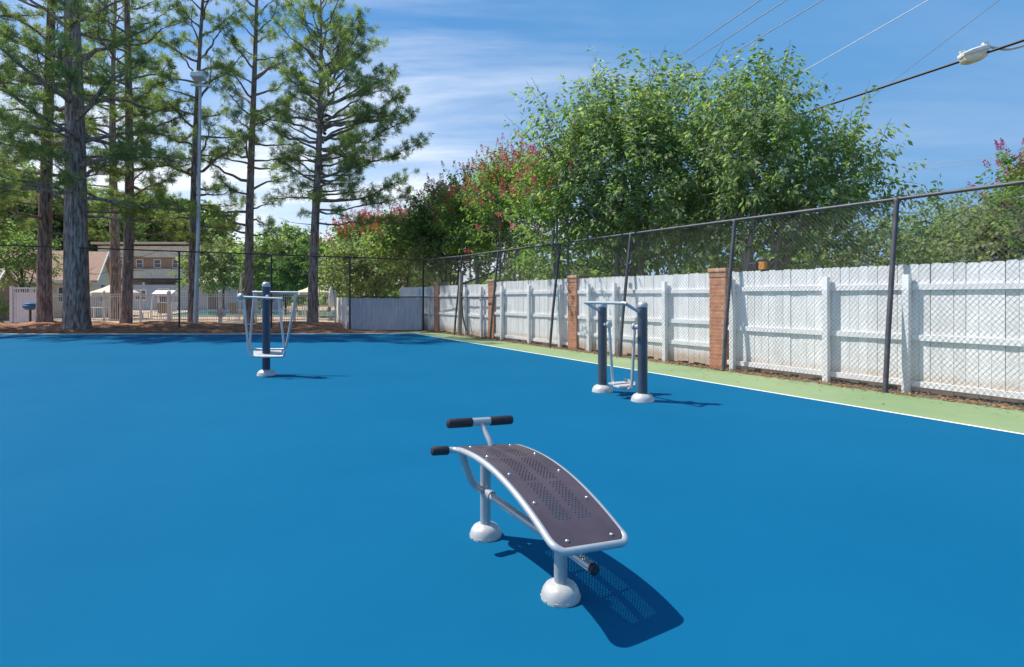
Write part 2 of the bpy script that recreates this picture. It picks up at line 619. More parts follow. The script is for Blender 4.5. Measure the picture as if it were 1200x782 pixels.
M['sling'] = noise_mat('tan_sling', (.27, .2, .15), (.35, .27, .2), scale=12, rough=.8)
M['chairwhite'] = noise_mat('white_resin', (.7, .71, .72), (.8, .81, .82), scale=4, rough=.5)
M['picketiron'] = noise_mat('pale_iron', (.66, .65, .64), (.76, .75, .74), scale=4, rough=.5)
M['grillblue'] = noise_mat('blue_enamel', (.02, .13, .3), (.03, .17, .36), scale=5, rough=.35)
M['orange'] = noise_mat('orange_plastic', (.6, .22, .02), (.7, .28, .03), scale=8, rough=.5)
M['darkplastic'] = noise_mat('dark_plastic', (.02, .02, .022), (.035, .035, .04), scale=8, rough=.5)

# ------------------------------------------------------------------ ground and court
LINE0, LINE1 = gp(485, 391), gp(1200, 510)
LD = (LINE1 - LINE0).normalized()                       # towards the camera, right
AF = Vector((-.522, .853, 0)).normalized()              # along the right fence, away from the camera
NF = Vector((-.853, -.522, 0)).normalized()             # from the fence into the court
F0 = Vector((5.45, 8.3, 0))


def fpt(s, off=0, z=0):
    """point along the right fence (s from F0, off behind the chain link line)"""
    return F0 + AF * s - NF * off + Vector((0, 0, z))


def s_of(px, off=0):
    """distance along the fence of the vertical seen at a pixel column"""
    u = (px - 600) / F
    p = F0 - NF * off
    return (p.x - u * p.y) / (u * AF.y - AF.x)


def sheet(name, pts, z, m, th=None):
    mb = MB()
    mb.add([(p[0], p[1], z) for p in pts], [tuple(range(len(pts)))])
    return structure(part(name, mb, m, None, smooth=False))


# one sheet of soil to the horizon
sheet('ground', [(-600, -300), (600, -300), (600, 900), (-600, 900)], -.05, M['ground'])
lnear = LINE0 + LD * 42
lfar = LINE0
sheet('court', [(-45, -14), (lnear.x, lnear.y), (lfar.x, lfar.y), (-9, 20.85), (-45, 20.5)], 0, M['blue'])
gn = fpt(-24, .06)
gf = fpt(s_of(496) + .2, .02)
sheet('court_border', [(lnear.x, lnear.y), (gn.x, gn.y), (gf.x, gf.y), (lfar.x - .9, lfar.y + .55), (lfar.x, lfar.y)], -.004, M['green'])
wv = Vector((-LD.y, LD.x, 0)) * .055
mb = MB()
e = LINE0 - LD * .0
mb.add([(e.x, e.y, .004), (lnear.x, lnear.y, .004), (lnear.x + wv.x, lnear.y + wv.y, .004), (e.x + wv.x, e.y + wv.y, .004)], [(0, 1, 2, 3)])
structure(part('court_line', mb, M['line'], None, smooth=False))
# pale concrete kerb along the far edge
mb = MB()
mb.obox((-27, 20.74, -.02), (18, .0 + .16, 0), (0, .1, 0), (0, 0, .045))
mb.obox((-6.2, 20.98 + .08, -.02), (2.78, .15, 0), (0, .1, 0), (0, 0, .043))
structure(part('kerb', mb, M['concrete'], None, smooth=False, bevel=.01))


def bumpy(name, x0, x1, y0, y1, nx, ny, zf, m):
    xs = np.linspace(x0, x1, nx)
    ys = np.linspace(y0, y1, ny)
    X, Y = np.meshgrid(xs, ys)
    Z = zf(X, Y)
    v = np.stack([X.ravel(), Y.ravel(), Z.ravel()], 1)
    i = np.arange(nx * ny).reshape(ny, nx)
    f = np.stack([i[:-1, :-1].ravel(), i[:-1, 1:].ravel(), i[1:, 1:].ravel(), i[1:, :-1].ravel()], 1)
    me = mesh_np(name, v, f)
    me.polygons.foreach_set('use_smooth', [True] * len(me.polygons))
    me.materials.append(m)
    o = bpy.data.objects.new(name, me)
    C.objects.link(o)
    return o


def mulch_z(X, Y):
    e = np.clip((Y - 20.9) / 1.6, 0, 1) * np.clip((29.6 - Y) / 2.5, 0, 1)
    h = (np.sin(X * 1.1 + Y * .7) * .5 + np.sin(X * .43 - Y * 1.3 + 1.3) * .5 + np.sin(X * 2.3 + Y * 2.1 + 2) * .3 + np.sin(X * 5.1 - Y * 3.7) * .12)
    right = np.clip((-5.0 - X) / 4, 0, 1)
    return -.03 + e * right * (.17 + .10 * h) + .012 * np.sin(X * 13) * np.sin(Y * 11) * e


structure(bumpy('mulch_bed', -48, -2.4, 20.86, 29.8, 360, 90, mulch_z, M['mulch']))
sheet('pool_deck', [(-70, 29.6), (2, 29.6), (2, 75), (-70, 75)], -.025, M['deck'])
# litter strip under the right hand fences
a, b_, c, d = fpt(-14, .0), fpt(-14, 2.2), fpt(24, 2.2), fpt(17.6, .0)
sheet('litter_strip', [a[:2], b_[:2], c[:2], d[:2]], -.012, M['litter_soil'])


def scatter(name, n, fn, size, m):
    """small flat leaves or straws lying loose"""
    p = np.array([fn() for _ in range(n)])
    a = rng.uniform(0, 2 * math.pi, n)
    tl = rng.normal(0, .35, n)
    L_ = size[0] * rng.uniform(.6, 1.3, n)
    W_ = size[1] * rng.uniform(.7, 1.2, n)
    d = np.stack([np.cos(a), np.sin(a), tl], 1)
    d /= np.linalg.norm(d, axis=1)[:, None]
    s = np.stack([-np.sin(a), np.cos(a), rng.normal(0, .3, n)], 1)
    v = np.stack([p - d * L_[:, None] / 2, p + s * W_[:, None] / 2, p + d * L_[:, None] / 2, p - s * W_[:, None] / 2], 1)
    v[:, :, 2] = np.maximum(v[:, :, 2], p[:, None, 2] - .004)
    me = mesh_np(name, v.reshape(-1, 3), np.arange(n * 4).reshape(n, 4))
    me.materials.append(m)
    o = bpy.data.objects.new(name, me)
    C.objects.link(o)
    o['kind'] = 'stuff'
    return o


def lit():
    s = rng.uniform(-6, 18)
    q = fpt(s, abs(rng.normal(.16, .16)) - .08 if rng.random() < .9 else rng.uniform(-.3, .3))
    return (q.x, q.y, rng.uniform(.0, .03))


scatter('leaf_litter', 6500, lit, (.06, .026), M['dryleaf'])


def strays():
    q = fpt(rng.uniform(-6, 16), -abs(rng.normal(0, .45)) - .1)
    return (q.x, q.y, .006)


scatter('stray_leaves', 130, strays, (.05, .022), M['dryleaf'])


def strw():
    x, y = rng.uniform(-24, -6), 20.95 + abs(rng.normal(0, 2.2))
    return (x, y, float(mulch_z(np.array(x), np.array(y))) + .012)


scatter('loose_pine_straw', 9000, strw, (.3, .012), M['straw'])

# ------------------------------------------------------------------ chain link fences
UP = Vector((0, 0, 1))


def diamond(mb, p00, du, dv, wid, h0, h1, r, pitch=.0715):
    """two families of straight wires filling the strip p00 + du*u + dv*v; height goes h0->h1"""
    du, dv = Vector(du), Vector(dv)
    n = du.cross(dv).normalized()
    H = max(h0, h1)

    def top(u):
        return h0 + (h1 - h0) * u / wid
    for fam in (1, -1):
        k = int(-H / pitch) - 1 if fam == 1 else 0
        kend = int(wid / pitch) + 1 if fam == 1 else int((wid + H) / pitch) + 1
        while k < kend:
            u0 = k * pitch
            # u = u0 + fam*v
            if fam == 1:
                va, vb = max(0, -u0), min(H, wid - u0)
            else:
                va, vb = max(0, u0 - wid), min(H, u0)
            if vb > va:
                uu = u0 + fam * vb
                vb = min(vb, top(min(max(uu, 0), wid)))
            if vb - va > .03:
                off = n * (r * .8 * fam)
                mb.tube([p00 + du * (u0 + fam * va) + dv * va + off, p00 + du * (u0 + fam * vb) + dv * vb + off], r, n=3, caps=False)
            k += 1


# right run: leans outward
HT = 2.85
LEAN = .34
dvr = (UP * HT - NF * LEAN) / HT
s_corner = s_of(496)
right = thing('chain_link_fence', 'tall dark chain link fence leaning along the right side of the court', 'chain link fence', fpt(0))
post_s = [s_of(px) for px in (1038, 848, 727, 645, 575, 533)]
post_s = [post_s[0] - 2.8] + post_s
for i, s in enumerate(post_s):
    l = LEAN if i < 5 else LEAN * .9
    mb = MB()
    p0, p1 = fpt(s, -.02, -.05), fpt(s, l - .02, HT - .04)
    bend = [p0, p0.lerp(p1, .33) + NF * .02, p0.lerp(p1, .66) + NF * .015, p1]
    mb.tube(bend, .036, 12)
    mb.lathe(p1, [(.04, -.02), (.042, .02), (.025, .045), (.0, .05)], 12)
    part('post', mb, M['greypost'], right)
mb = MB()
s_near = -5.5
mb.tube([fpt(s_near, LEAN, HT), fpt(0, LEAN, HT - .01), fpt(5, LEAN, HT), fpt(post_s[-1], LEAN, HT), fpt(s_corner, 0.02, HT)], .027, 10)
part('top_rail', mb, M['greypost'], right)
mb = MB()
mb.tube([fpt(post_s[-2], .17, 1.36), fpt(post_s[-1], .16, 1.36), fpt(s_corner, .02, 1.36)], .02, 8)
part('mid_rail', mb, M['greypost'], right)
mb = MB()
sW = post_s[-1] - s_near
diamond(mb, fpt(s_near, .03), AF, dvr, sW, HT, HT, .0019)
p0 = fpt(post_s[-1], .03)
# last bay twists back to the upright corner post
diamond(mb, p0, AF, (UP * HT - NF * LEAN * .5) / HT, s_corner - post_s[-1], HT, HT, .0019)
part('wire_mesh', mb, M['wire'], right, smooth=False)

# far run
CF = fpt(s_corner)
FL = Vector((-33.0, 21.4, 0))
dff = (FL - CF)
wid_f = dff.length
dff.normalize()
far = thing('chain_link_fence', 'black chain link fence across the far end in front of the pines', 'chain link fence', CF)


def far_u(px):
    u = (px - 600) / F
    return (u * CF.y - CF.x) / (dff.x - u * dff.y)


def far_h(u):
    return 2.86 + .5 * u / 16.0


for px in (496, 410, 318, 210, 90, -48):
    u = far_u(px) if px != 496 else 0
    p = CF + dff * u
    mb = MB()
    mb.tube([p + UP * -.05, p + UP * (far_h(u) - .03)], .04 if px == 496 else .034, 12)
    mb.lathe(p + UP * (far_h(u) - .03), [(.045, -.02), (.045, .02), (.02, .05), (0, .055)], 12)
    part('post', mb, M['blackpost'], far)
mb = MB()
mb.tube([CF + UP * far_h(0), FL + UP * far_h(wid_f)], .025, 8)
part('top_rail', mb, M['blackpost'], far)
mb = MB()
mb.tube([CF + UP * 1.36, CF + dff * far_u(410) + UP * 1.36], .02, 8)
part('mid_rail', mb, M['blackpost'], far)
mb = MB()
diamond(mb, CF + UP * .04, dff, UP, wid_f, far_h(0) - .04, far_h(wid_f) - .04, .0016)
part('wire_mesh', mb, M['wire_dark'], far, smooth=False)

# ------------------------------------------------------------------ white wood fence and brick pillars
OFF = .32
pill_px = [848, 677, 581, 516]
pill_s = [s_of(px, .47) for px in pill_px]
pill_s = [pill_s[0] - 4.75] + pill_s
pill_lab = {1: ('orange brick pillar with pale cap beside the orange box on the white fence', 'brick pillar'),
            2: ('red brick pillar behind the twin post walking machine, between two white fence bays', 'brick pillar'),
            3: ('slim brick pillar behind the leaning grey timber post in the far right corner', 'brick pillar'),
            4: ('shaded brown brick pillar at the far corner just right of the corner fence post', 'brick pillar')}
for i, s in enumerate(pill_s):
    if i == 0:
        continue
    c = fpt(s, .47)
    t = thing('brick_pillar', *pill_lab[i], loc=c, group='brick pillars of the white fence')
    mb = MB()
    mb.obox(c + UP * .86, AF * .19, NF * .19, UP * .91)
    part('shaft', mb, M['brick'], t, smooth=False, bevel=.004)
    mb = MB()
    mb.obox(c + UP * 1.82, AF * .2, NF * .2, UP * .05)
    mb.obox(c + UP * 1.905, AF * .215, NF * .215, UP * .035)
    part('cap', mb, M['brick_cap'], t, smooth=False, bevel=.004)


def fence_bay(s0, s1, posts, rails, label, top=1.86, gate=None):
    c = fpt((s0 + s1) / 2, OFF)
    t = thing('white_fence', label, 'wood fence', c, 'white wood fence bays along the right side')
    mb = MB()
    s = s0
    while s < s1 - .05:
        w = min(.142 + rng.normal(0, .002), s1 - s)
        h = top + rng.normal(0, .005)
        b0 = .03 + rng.normal(0, .015)
        lean_ = rng.normal(0, .003)
        off = OFF + .02 + rng.normal(0, .0025)
        th = .017
        x0, x1 = s + .003, s + w - .003
        ear = .02
        prof = [(x0, b0), (x1, b0), (x1 + lean_, h - ear), (x1 + lean_ - .022, h), (x0 + lean_ + .022, h), (x0 + lean_, h - ear)]
        v = [tuple(fpt(a_, off, z)) for a_, z in prof] + [tuple(fpt(a_, off + th, z)) for a_, z in prof]
        f = [(0, 1, 2, 3, 4, 5), (11, 10, 9, 8, 7, 6)] + [(k, 6 + k, 6 + (k + 1) % 6, (k + 1) % 6) for k in range(6)]
        mb.add(v, f)
        s += w
    part('pickets', mb, M['picket'], t, smooth=False)
    for z in rails:
        mb = MB()
        dz = rng.normal(0, .006)
        mb.obox(fpt((s0 + s1) / 2, OFF, z), AF * (s1 - s0) / 2 + UP * dz, NF * .019, UP * .043)
        part('rail', mb, M['rail'], t, smooth=False, bevel=.003)
    for ps in posts:
        mb = MB()
        mb.obox(fpt(ps, OFF - .066, .83) + AF * rng.normal(0, .004), AF * .045, NF * .045, UP * .88 + AF * rng.normal(0, .006))
        part('post', mb, M['rail'], t, smooth=False, bevel=.004)
    return t


def ps_(px):
    return s_of(px, OFF - .07)


PS = .2
fence_bay(-5.2, pill_s[1] - PS, [ps_(1062), ps_(968), ps_(858), ps_(1062) - 2.3], (1.53, .8, .13),
          'white picket fence bay nearest the camera at the right, clean and sunlit')
fence_bay(pill_s[1] + PS, pill_s[2] - PS, [ps_(690), ps_(720), ps_(779)], (1.5, .86, .42),
          'white picket fence bay with three rails behind the twin post walking machine')
fence_bay(pill_s[2] + PS, pill_s[3] - PS, [ps_(588), ps_(620), ps_(656)], (1.5, .84, .12),
          'white picket fence bay between the red pillar and the slim brick pillar')
fence_bay(pill_s[3] + PS, pill_s[4] - PS, [ps_(564), ps_(545)], (1.4, .72),
          'white picket fence bay behind the leaning grey timber post, patched with tree shade', top=1.8)
fence_bay(pill_s[4] + PS, pill_s[4] + 4.2, [ps_(503), ps_(490)], (1.38, .7),
          'white picket fence bay farthest away, behind the corner post of the chain link', top=1.78)

# leaning timber post in the far corner, with the shadow arc beside it
bp_ = fpt(s_of(538, .1), .12)
t = thing('timber_post', 'leaning weathered grey timber post in front of the white fence near the far corner', 'timber post', bp_)
mb = MB()
tp = bp_ + Vector((.06, .1, 2.25))
mb.tube([bp_ - UP * .05, bp_.lerp(tp, .5) + AF * .02, tp], [.085, .08, .075], 10)
part('trunk', mb, M['rawwood'], t)
mb = MB()
q0 = bp_ + AF * -.9 + UP * 0
mb.tube(smooth_path([bp_ + Vector((.06, 0, 1.5)), bp_ - AF * .25 + UP * .7, bp_ - AF * .55 + UP * .2, q0], 4), .03, 7)
part('brace', mb, M['cable'], t)  # black tube modelled in place of the dark shadow arc right of the post

# orange box hooked on the fence top
bs = s_of(892, OFF)
c = fpt(bs, OFF + .05, 1.93)
t = thing('fence_marker', 'small orange box perched on top of the white fence right of the brick pillar', 'marker', c)
mb = MB()
mb.obox(c + UP * .02, AF * .06, NF * .05, UP * .07)
part('box', mb, M['orange'], t, smooth=False, bevel=.01)
mb = MB()
mb.obox(c + AF * .2 + UP * .01 - NF * .03, AF * .085, NF * .06, UP * .075)
mb.obox(c + AF * .1 - UP * .06 - NF * .02, AF * .22, NF * .012, UP * .014)
part('bracket', mb, M['darkplastic'], t, smooth=False, bevel=.012)

# ------------------------------------------------------------------ grey board fence at the far end
gY = 23.25


def gx(px, Y):
    return (px - 600) / F * Y


t = thing('board_fence', 'low blue grey board fence standing in shade behind the far chain link', 'board fence', (gx(450, gY), gY, 0))
mb = MB()
x = gx(408, gY)
while x < gx(491, gY):
    w = .115
    mb.box(x + .003, x + w - .003, gY + rng.normal(0, .002), gY + .02, .02, 1.3 + rng.normal(0, .004))
    x += w
part('boards', mb, M['shaded_wood'], t, smooth=False)
for z in (1.05, .25):
    mb = MB()
    mb.box(gx(408, gY), gx(491, gY), gY + .03, gY + .07, z, z + .09)
    part('rail', mb, M['shaded_wood'], t, smooth=False)
t = thing('board_fence', 'short white board fence running back from the left end of the grey one', 'board fence', (gx(408, gY), gY, 0))
mb = MB()
A_ = Vector((gx(407, gY), gY + .02, 0))
B_ = Vector((gx(395, 29), 29, 0))
dd = (B_ - A_)
L_ = dd.length
dd.normalize()
nn = Vector((-dd.y, dd.x, 0))
q = 0
while q < L_:
    mb.obox(A_ + dd * (q + .06) + UP * .67, dd * .057, nn * .01, UP * (.65 + rng.normal(0, .005)))
    q += .12
part('boards', mb, M['picket'], t, smooth=False)
mb = MB()
for z in (.3, 1.1):
    mb = MB()
    mb.obox(A_.lerp(B_, .5) + UP * z - nn * .035, dd * L_ / 2, nn * .02, UP * .045)
    part('rail', mb, M['rail'], t, smooth=False)

# ------------------------------------------------------------------ sit-up bench
NB = gp(657, 700)
FB = gp(569, 628)
BD = (NB - FB).normalized()                 # along the bench, far -> near
BW = Vector((-BD.y, BD.x, 0))               # across, to the right
TF = -(NB - FB).length
ROLL = .085
PT = np.array([-.80, -.714, -.468, -.231, .004, .223, .30])
PZ = np.array([.527, .540, .545, .518, .4545, .357, .322])
pcoef = np.polyfit(PT, PZ, 4)


def prof_z(t):
    return float(np.polyval(pcoef, t))


def bpt(t, w, z):
    return NB + BD * t + BW * w + UP * (z - ROLL * w)


bench = thing('sit_up_bench', 'curved maroon sit up bench on two silver legs in the foreground', 'exercise bench', NB)


def dome(c, R, H):
    mb = MB()
    mb.lathe(c, [(R * 1.0, -.01), (R * 1.02, .006), (R * 1.0, .012), (R * .985, H * .3), (R * .92, H * .55), (R * .78, H * .8), (R * .58, H * .94), (R * .4, H * 1.0), (R * .3, H * 1.02)], 40)
    # ring of little drain notches
    for k in range(10):
        g = 2 * math.pi * k / 10
        d_ = Vector((math.cos(g), math.sin(g), 0))
        mb.obox(c + d_ * R * 1.0 + UP * .008, d_ * .003, Vector((-d_.y, d_.x, 0)) * .008, UP * .005)
    return mb


for c in (NB, FB):
    part('base_cover', dome(c, .091, .074), M['dome'], bench)
mb = MB()
mb.tube([NB - UP * .02, NB + UP * .29], .031, 24)
part('leg', mb, M['silver'], bench)
mb = MB()
mb.tube([FB - UP * .02, FB + UP * .5], .031, 24)
part('leg', mb, M['silver'], bench)
# beam under the board with its rubber end
BZ = .256
mb = MB()
mb.tube([bpt(TF, 0, BZ), bpt(.243, 0, BZ - .02)], .022, 18)
part('beam', mb, M['silver'], bench)
mb = MB()
e0, e1 = bpt(.241, 0, BZ - .02), bpt(.264, 0, BZ - .0206)
mb.lathe(e0, [(.0235, 0), (.0245, .004), (.0245, .02), (.02, .024), (.012, .0245), (.0, .022)], 20, axis=(e1 - e0))
part('end_cap', mb, M['rubber'], bench)
# left brace rising to the frame and clamp sleeve
mb = MB()
mb.tube(smooth_path([bpt(TF + .035, -.168, .515), bpt(TF + .03, -.15, .45), bpt(TF + .02, -.10, .338), bpt(TF + .01, -.05, .285), bpt(TF, 0, BZ + .003), bpt(TF + .05, .0, BZ)], 6), .021, 16)
mb.tube([bpt(TF + .02, 0, BZ), bpt(TF + .085, 0, BZ)], .028, 18)
part('brace', mb, M['silver'], bench)
# frame tube round the board
HWF = .188
pts = [bpt(TF - .005, -.245, prof_z(TF) - .022), bpt(TF - .003, -.215, prof_z(TF) - .02), bpt(TF + .02, -HWF - .002, prof_z(TF) - .017)]
for t_ in np.linspace(TF + .07, .2, 14):
    pts.append(bpt(t_, -HWF, prof_z(t_) - .016))
for a_ in (25, 50, 75):
    g = math.radians(a_)
    tt = .21 + .05 * math.sin(g)
    pts.append(bpt(tt, -(HWF - .05) - .05 * math.cos(g), prof_z(tt) - .011))
for ww in (-.10, 0, .10):
    pts.append(bpt(.261, ww, prof_z(.261) - .009))
for a_ in (75, 50, 25):
    g = math.radians(a_)
    tt = .21 + .05 * math.sin(g)
    pts.append(bpt(tt, (HWF - .05) + .05 * math.cos(g), prof_z(tt) - .011))
for t_ in np.linspace(.2, TF + .05, 14):
    pts.append(bpt(t_, HWF, prof_z(t_) - .016))
pts.append(bpt(TF, HWF - .03, prof_z(TF) - .02))
pts.append(bpt(TF, .0, prof_z(TF) - .022))
pts.append(bpt(TF, -.19, prof_z(TF) - .022))
mb = MB()
mb.tube(smooth_path(pts, 3), .0165, 16)
part('frame', mb, M['silver'], bench)
# left foot grip
mb = MB()
z_ = prof_z(TF) - .022
g0, g1 = bpt(TF - .005, -.235, z_), bpt(TF - .007, -.33, z_)
mb.lathe(g0, [(.0, 0), (.024, 0), (.0255, .004), (.0255, .088), (.022, .096), (.012, .1), (0, .1)], 20, axis=(g1 - g0))
part('foot_grip', mb, M['rubber'], bench)
# T handle
tb = bpt(-.855, .005, .652)
ba = (BW + UP * -.05).normalized()
mb = MB()
mb.tube(smooth_path([bpt(-.745, .02, .53), bpt(-.765, .017, .56), bpt(-.80, .012, .595), bpt(-.835, .007, .63), tb], 6), .0155, 14)
mb.lathe(tb - ba * .062, [(.02, 0), (.0235, .001), (.0235, .123), (.02, .124)], 22, axis=ba)
part('t_handle', mb, M['silver'], bench)
for sg in (-1, 1):
    mb = MB()
    mb.lathe(tb + ba * sg * .06, [(.0, 0), (.026, 0), (.0275, .004), (.0275, .14), (.025, .15), (.015, .156), (0, .157)], 22, axis=ba * sg)
    part('hand_grip', mb, M['rubber'], bench)
# perforated board
HW, T0, T1, RC, TH = .181, TF + .0, .25, .045, .004
cw, ct = .0096, .0132
cols = [-HW, -.15, -.12]
band = []
for k in range(9):
    cols.append(-.10 + cw * k)
for k in range(9):
    cols.append(.10 - .008 - cw * (8 - k))
cols += [.12, .15, HW]
cols = sorted(set(round(c_, 5) for c_ in cols))
lb = (-.1001, -.10 + cw * 8 + 1e-4)
rb = (.092 - cw * 8 - 1e-4, .0921)
rows = list(np.linspace(T0, T0 + RC, 7)) + [T0 + .055]
t_ = T0 + .07
hole_rows = set()
groups = [(t_, 20), (None, 20), (None, 20)]
for gi, (_, nrow) in enumerate(groups):
    for k in range(nrow):
        hole_rows.add(len(rows))
        rows.append(t_)
        t_ += ct
    rows.append(t_)
    t_ += .021
rows.append(t_)
rows += [x for x in np.linspace(max(t_ + .02, T1 - RC - .02), T1 - RC - .001, 2)]
rows += list(np.linspace(T1 - RC, T1, 7))
rows = sorted(rows)
hr = [r for r in range(len(rows) - 1) if abs(rows[r + 1] - rows[r] - ct) < 1e-6]


def hw_at(t):
    d = min(t - T0, T1 - t)
    if d >= RC:
        return HW
    d = max(d, 0)
    return HW - RC + math.sqrt(max(0, RC * RC - (RC - d) ** 2))


def bv(t, w, z):
    k = hw_at(t) / HW
    return tuple(bpt(t, w * k if abs(w) > .101 or k < .999 else w, prof_z(t) + z))


mb = MB()
ocx = [math.cos(math.pi / 4 * k) for k in range(8)]
osx = [math.sin(math.pi / 4 * k) for k in range(8)]
rowpar = 0
for r in range(len(rows) - 1):
    ta, tb_ = rows[r], rows[r + 1]
    is_h = r in hr
    rowpar += 1
    for k in range(len(cols) - 1):
        wa, wb = cols[k], cols[k + 1]
        inb = (wa >= lb[0] and wb <= lb[1]) or (wa >= rb[0] and wb <= rb[1])
        if is_h and inb and (k + rowpar) % 2 == 0:
            tm, wm = (ta + tb_) / 2, (wa + wb) / 2
            ht, hwid = (tb_ - ta) / 2, (wb - wa) / 2
            rr = .0046
            outer = [(1, 0), (1, 1), (0, 1), (-1, 1), (-1, 0), (-1, -1), (0, -1), (1, -1)]
            v = []
            for z in (0, -TH):
                v += [bv(tm + ht * a_, wm + hwid * b2, z) for a_, b2 in outer]
                v += [bv(tm + rr * ocx[i], wm + rr * osx[i], z) for i in range(8)]
            f = []
            for i in range(8):
                j = (i + 1) % 8
                f.append((j, i, 8 + i, 8 + j)[::-1])
                f.append((16 + i, 16 + j, 24 + j, 24 + i)[::-1])
                f.append((8 + i, 8 + j, 24 + j, 24 + i))
            mb.add(v, f)
        else:
            v = [bv(ta, wa, 0), bv(tb_, wa, 0), bv(tb_, wb, 0), bv(ta, wb, 0), bv(ta, wa, -TH), bv(tb_, wa, -TH), bv(tb_, wb, -TH), bv(ta, wb, -TH)]
            mb.add(v, [(0, 1, 2, 3), (7, 6, 5, 4)])
    for w in (-HW, HW):
        v = [bv(ta, w, 0), bv(tb_, w, 0), bv(tb_, w, -TH), bv(ta, w, -TH)]
        mb.add(v, [(0, 1, 2, 3)])
for t_ in (T0, T1):
    for k in range(len(cols) - 1):
        v = [bv(t_, cols[k], 0), bv(t_, cols[k + 1], 0), bv(t_, cols[k + 1], -TH), bv(t_, cols[k], -TH)]
        mb.add(v, [(0, 1, 2, 3)])
part('board', mb, M['board'], bench, smooth=False)
for t_ in (.223, .004, -.231, -.468, -.714):
    for sg in (-1, 1):
        w_ = sg * (.118 if t_ > .1 else .146 if t_ > -.6 else .128)
        c = bpt(t_, w_, prof_z(t_) - .001)
        mb = MB()
        mb.lathe(c, [(.0085, 0), (.0085, .002), (.0072, .0055), (.004, .0075), (0, .008)], 12)
        part('bolt', mb, M['bolt'], bench)

# ------------------------------------------------------------------ twin post air walker
LP, RP = gp(706, 459), gp(753, 470)
AD = (RP - LP).normalized()
AW = Vector((-AD.y, AD.x, 0))
walker = thing('air_walker', 'twin post walking machine with silver handrail and hanging pedals beside the green border', 'exercise machine', (LP + RP) / 2)
for c, h in ((LP, 1.27), (RP, 1.285)):
    mb = MB()
    mb.tube([c - UP * .02, c + UP * h], .066, 28)
    p = part('post', mb, M['slate'], walker)
    mb = MB()
    mb.lathe(c + UP * h, [(.069, -.035), (.0705, -.03), (.0705, .0), (.06, .022), (.035, .036), (0, .04)], 28)
    part('cap', mb, M['silver'], p)
    part('base_cover', dome(c, .152, .105), M['dome'], walker)
ra = .31
rl = [LP - AW * .06 + UP * 1.19, LP - AW * (ra * .55) + AD * .0 + UP * 1.24, LP - AW * (ra - .03) + AD * .01 + UP * 1.295, LP - AW * ra + AD * .06 + UP * 1.305]
rr_ = [RP - AW * ra - AD * .06 + UP * 1.305, RP - AW * (ra - .03) - AD * .01 + UP * 1.295, RP - AW * (ra * .55) + UP * 1.24, RP - AW * .06 + UP * 1.19]
mb = MB()
mb.tube(smooth_path(rl + rr_, 5), .022, 14)
part('handrail', mb, M['silver'], walker)
mid = (LP + RP) / 2
for c, sg, zp, sw in ((LP, 1, .985, .05), (RP, -1, .985, -.04)):
    # sg: direction from the post towards the middle
    hub0 = c + AD * sg * .06 + UP * zp
    hub1 = c + AD * sg * .15 + UP * zp
    mb = MB()
    mb.tube([hub0, hub1], .03, 16)
    mb.tube([hub1 - AD * sg * .012, hub1 + AD * sg * .022], .046, 18)
    arm_top = c + AD * sg * .155 + UP * zp
    b0 = c + AD * sg * .165 + AW * sw + UP * .24
    mb.tube(smooth_path([arm_top, arm_top.lerp(b0, .5), b0, b0 + AD * sg * .03 - UP * .09, b0 + AD * sg * .1 - UP * .115, mid - AD * sg * .03 + AW * sw + UP * .13], 5), .021, 14)
    a_ = part('swing_arm', mb, M['silver'], walker)
    mb = MB()
    pc = mid - AD * sg * .11 + AW * sw + UP * .16
    mb.obox(pc, AD * .065, AW * .15, UP * .012)
    mb.obox(pc + AW * .145 + UP * .02, AD * .065, AW * .008, UP * .03)
    for k in range(5):
        mb.obox(pc + AW * (-.11 + .05 * k) + UP * .014, AD * .055, AW * .006, UP * .005)
    part('pedal', mb, M['dome'], a_, smooth=False, bevel=.006)

# ------------------------------------------------------------------ swing stepper in the distance
SB = gp(312, 440)
stp = thing('pendulum_stepper', 'single navy post exercise machine with hanging silver foot frames near the pines', 'exercise machine', SB)
SX = Vector((.985, -.17, 0))
SY = Vector((.17, .985, 0))
mb = MB()
mb.tube([SB - UP * .02, SB + UP * 1.6], .066, 28)
p = part('post', mb, M['navy'], stp)
mb = MB()
mb.lathe(SB + UP * 1.6, [(.069, -.04), (.071, -.035), (.071, 0), (.06, .028), (.036, .044), (0, .05)], 28)
part('cap', mb, M['silver'], p)
part('base_cover', dome(SB, .155, .105), M['dome'], stp)
Yf, Yb = SB.y - .17, SB.y + .17


def sp(px, py, Y):
    return at(px, py, Y)


# two horizontal carrier bars
mb = MB()
mb.tube([sp(281.5, 348, Yf), sp(331, 350.3, Yf)], .02, 14)
mb.lathe(sp(281.5, 348, Yf), [(.0, -.03), (.05, -.03), (.058, -.01), (.058, .03), (.05, .04), (0, .04)], 18, axis=SX)
part('carrier_bar', mb, M['silver'], stp)
mb = MB()
mb.tube([sp(296, 342.5, Yb), sp(349, 343, Yb)], .02, 14)
part('carrier_bar', mb, M['silver'], stp)
mb = MB()
mb.tube([sp(313, 349.5, Yf), sp(314, 343, Yb)], .03, 12)
part('axle', mb, M['silver'], stp)
for (pl, Y) in (([(286, 350), (291.2, 412), (293.3, 416.5), (298, 418), (329, 418), (332.6, 416), (333.6, 411), (326.5, 350.5)], Yf),
                ([(298, 342.7), (292.6, 405), (293.6, 408), (298, 409.3), (329, 409.5), (333.5, 408.5), (335.6, 405), (347.5, 343)], Yb)):
    mb = MB()
    pts = [sp(x, y, Y) for x, y in pl]
    mb.tube([pts[0]] + smooth_path(pts[1:-1], 3) + [pts[-1]], .0195, 12)
    part('swing_frame', mb, M['silver'], stp)
mb = MB()
q = [sp(297, 417.3, Yf), sp(330, 417.3, Yf), sp(330, 410, Yb), sp(297, 410, Yb)]
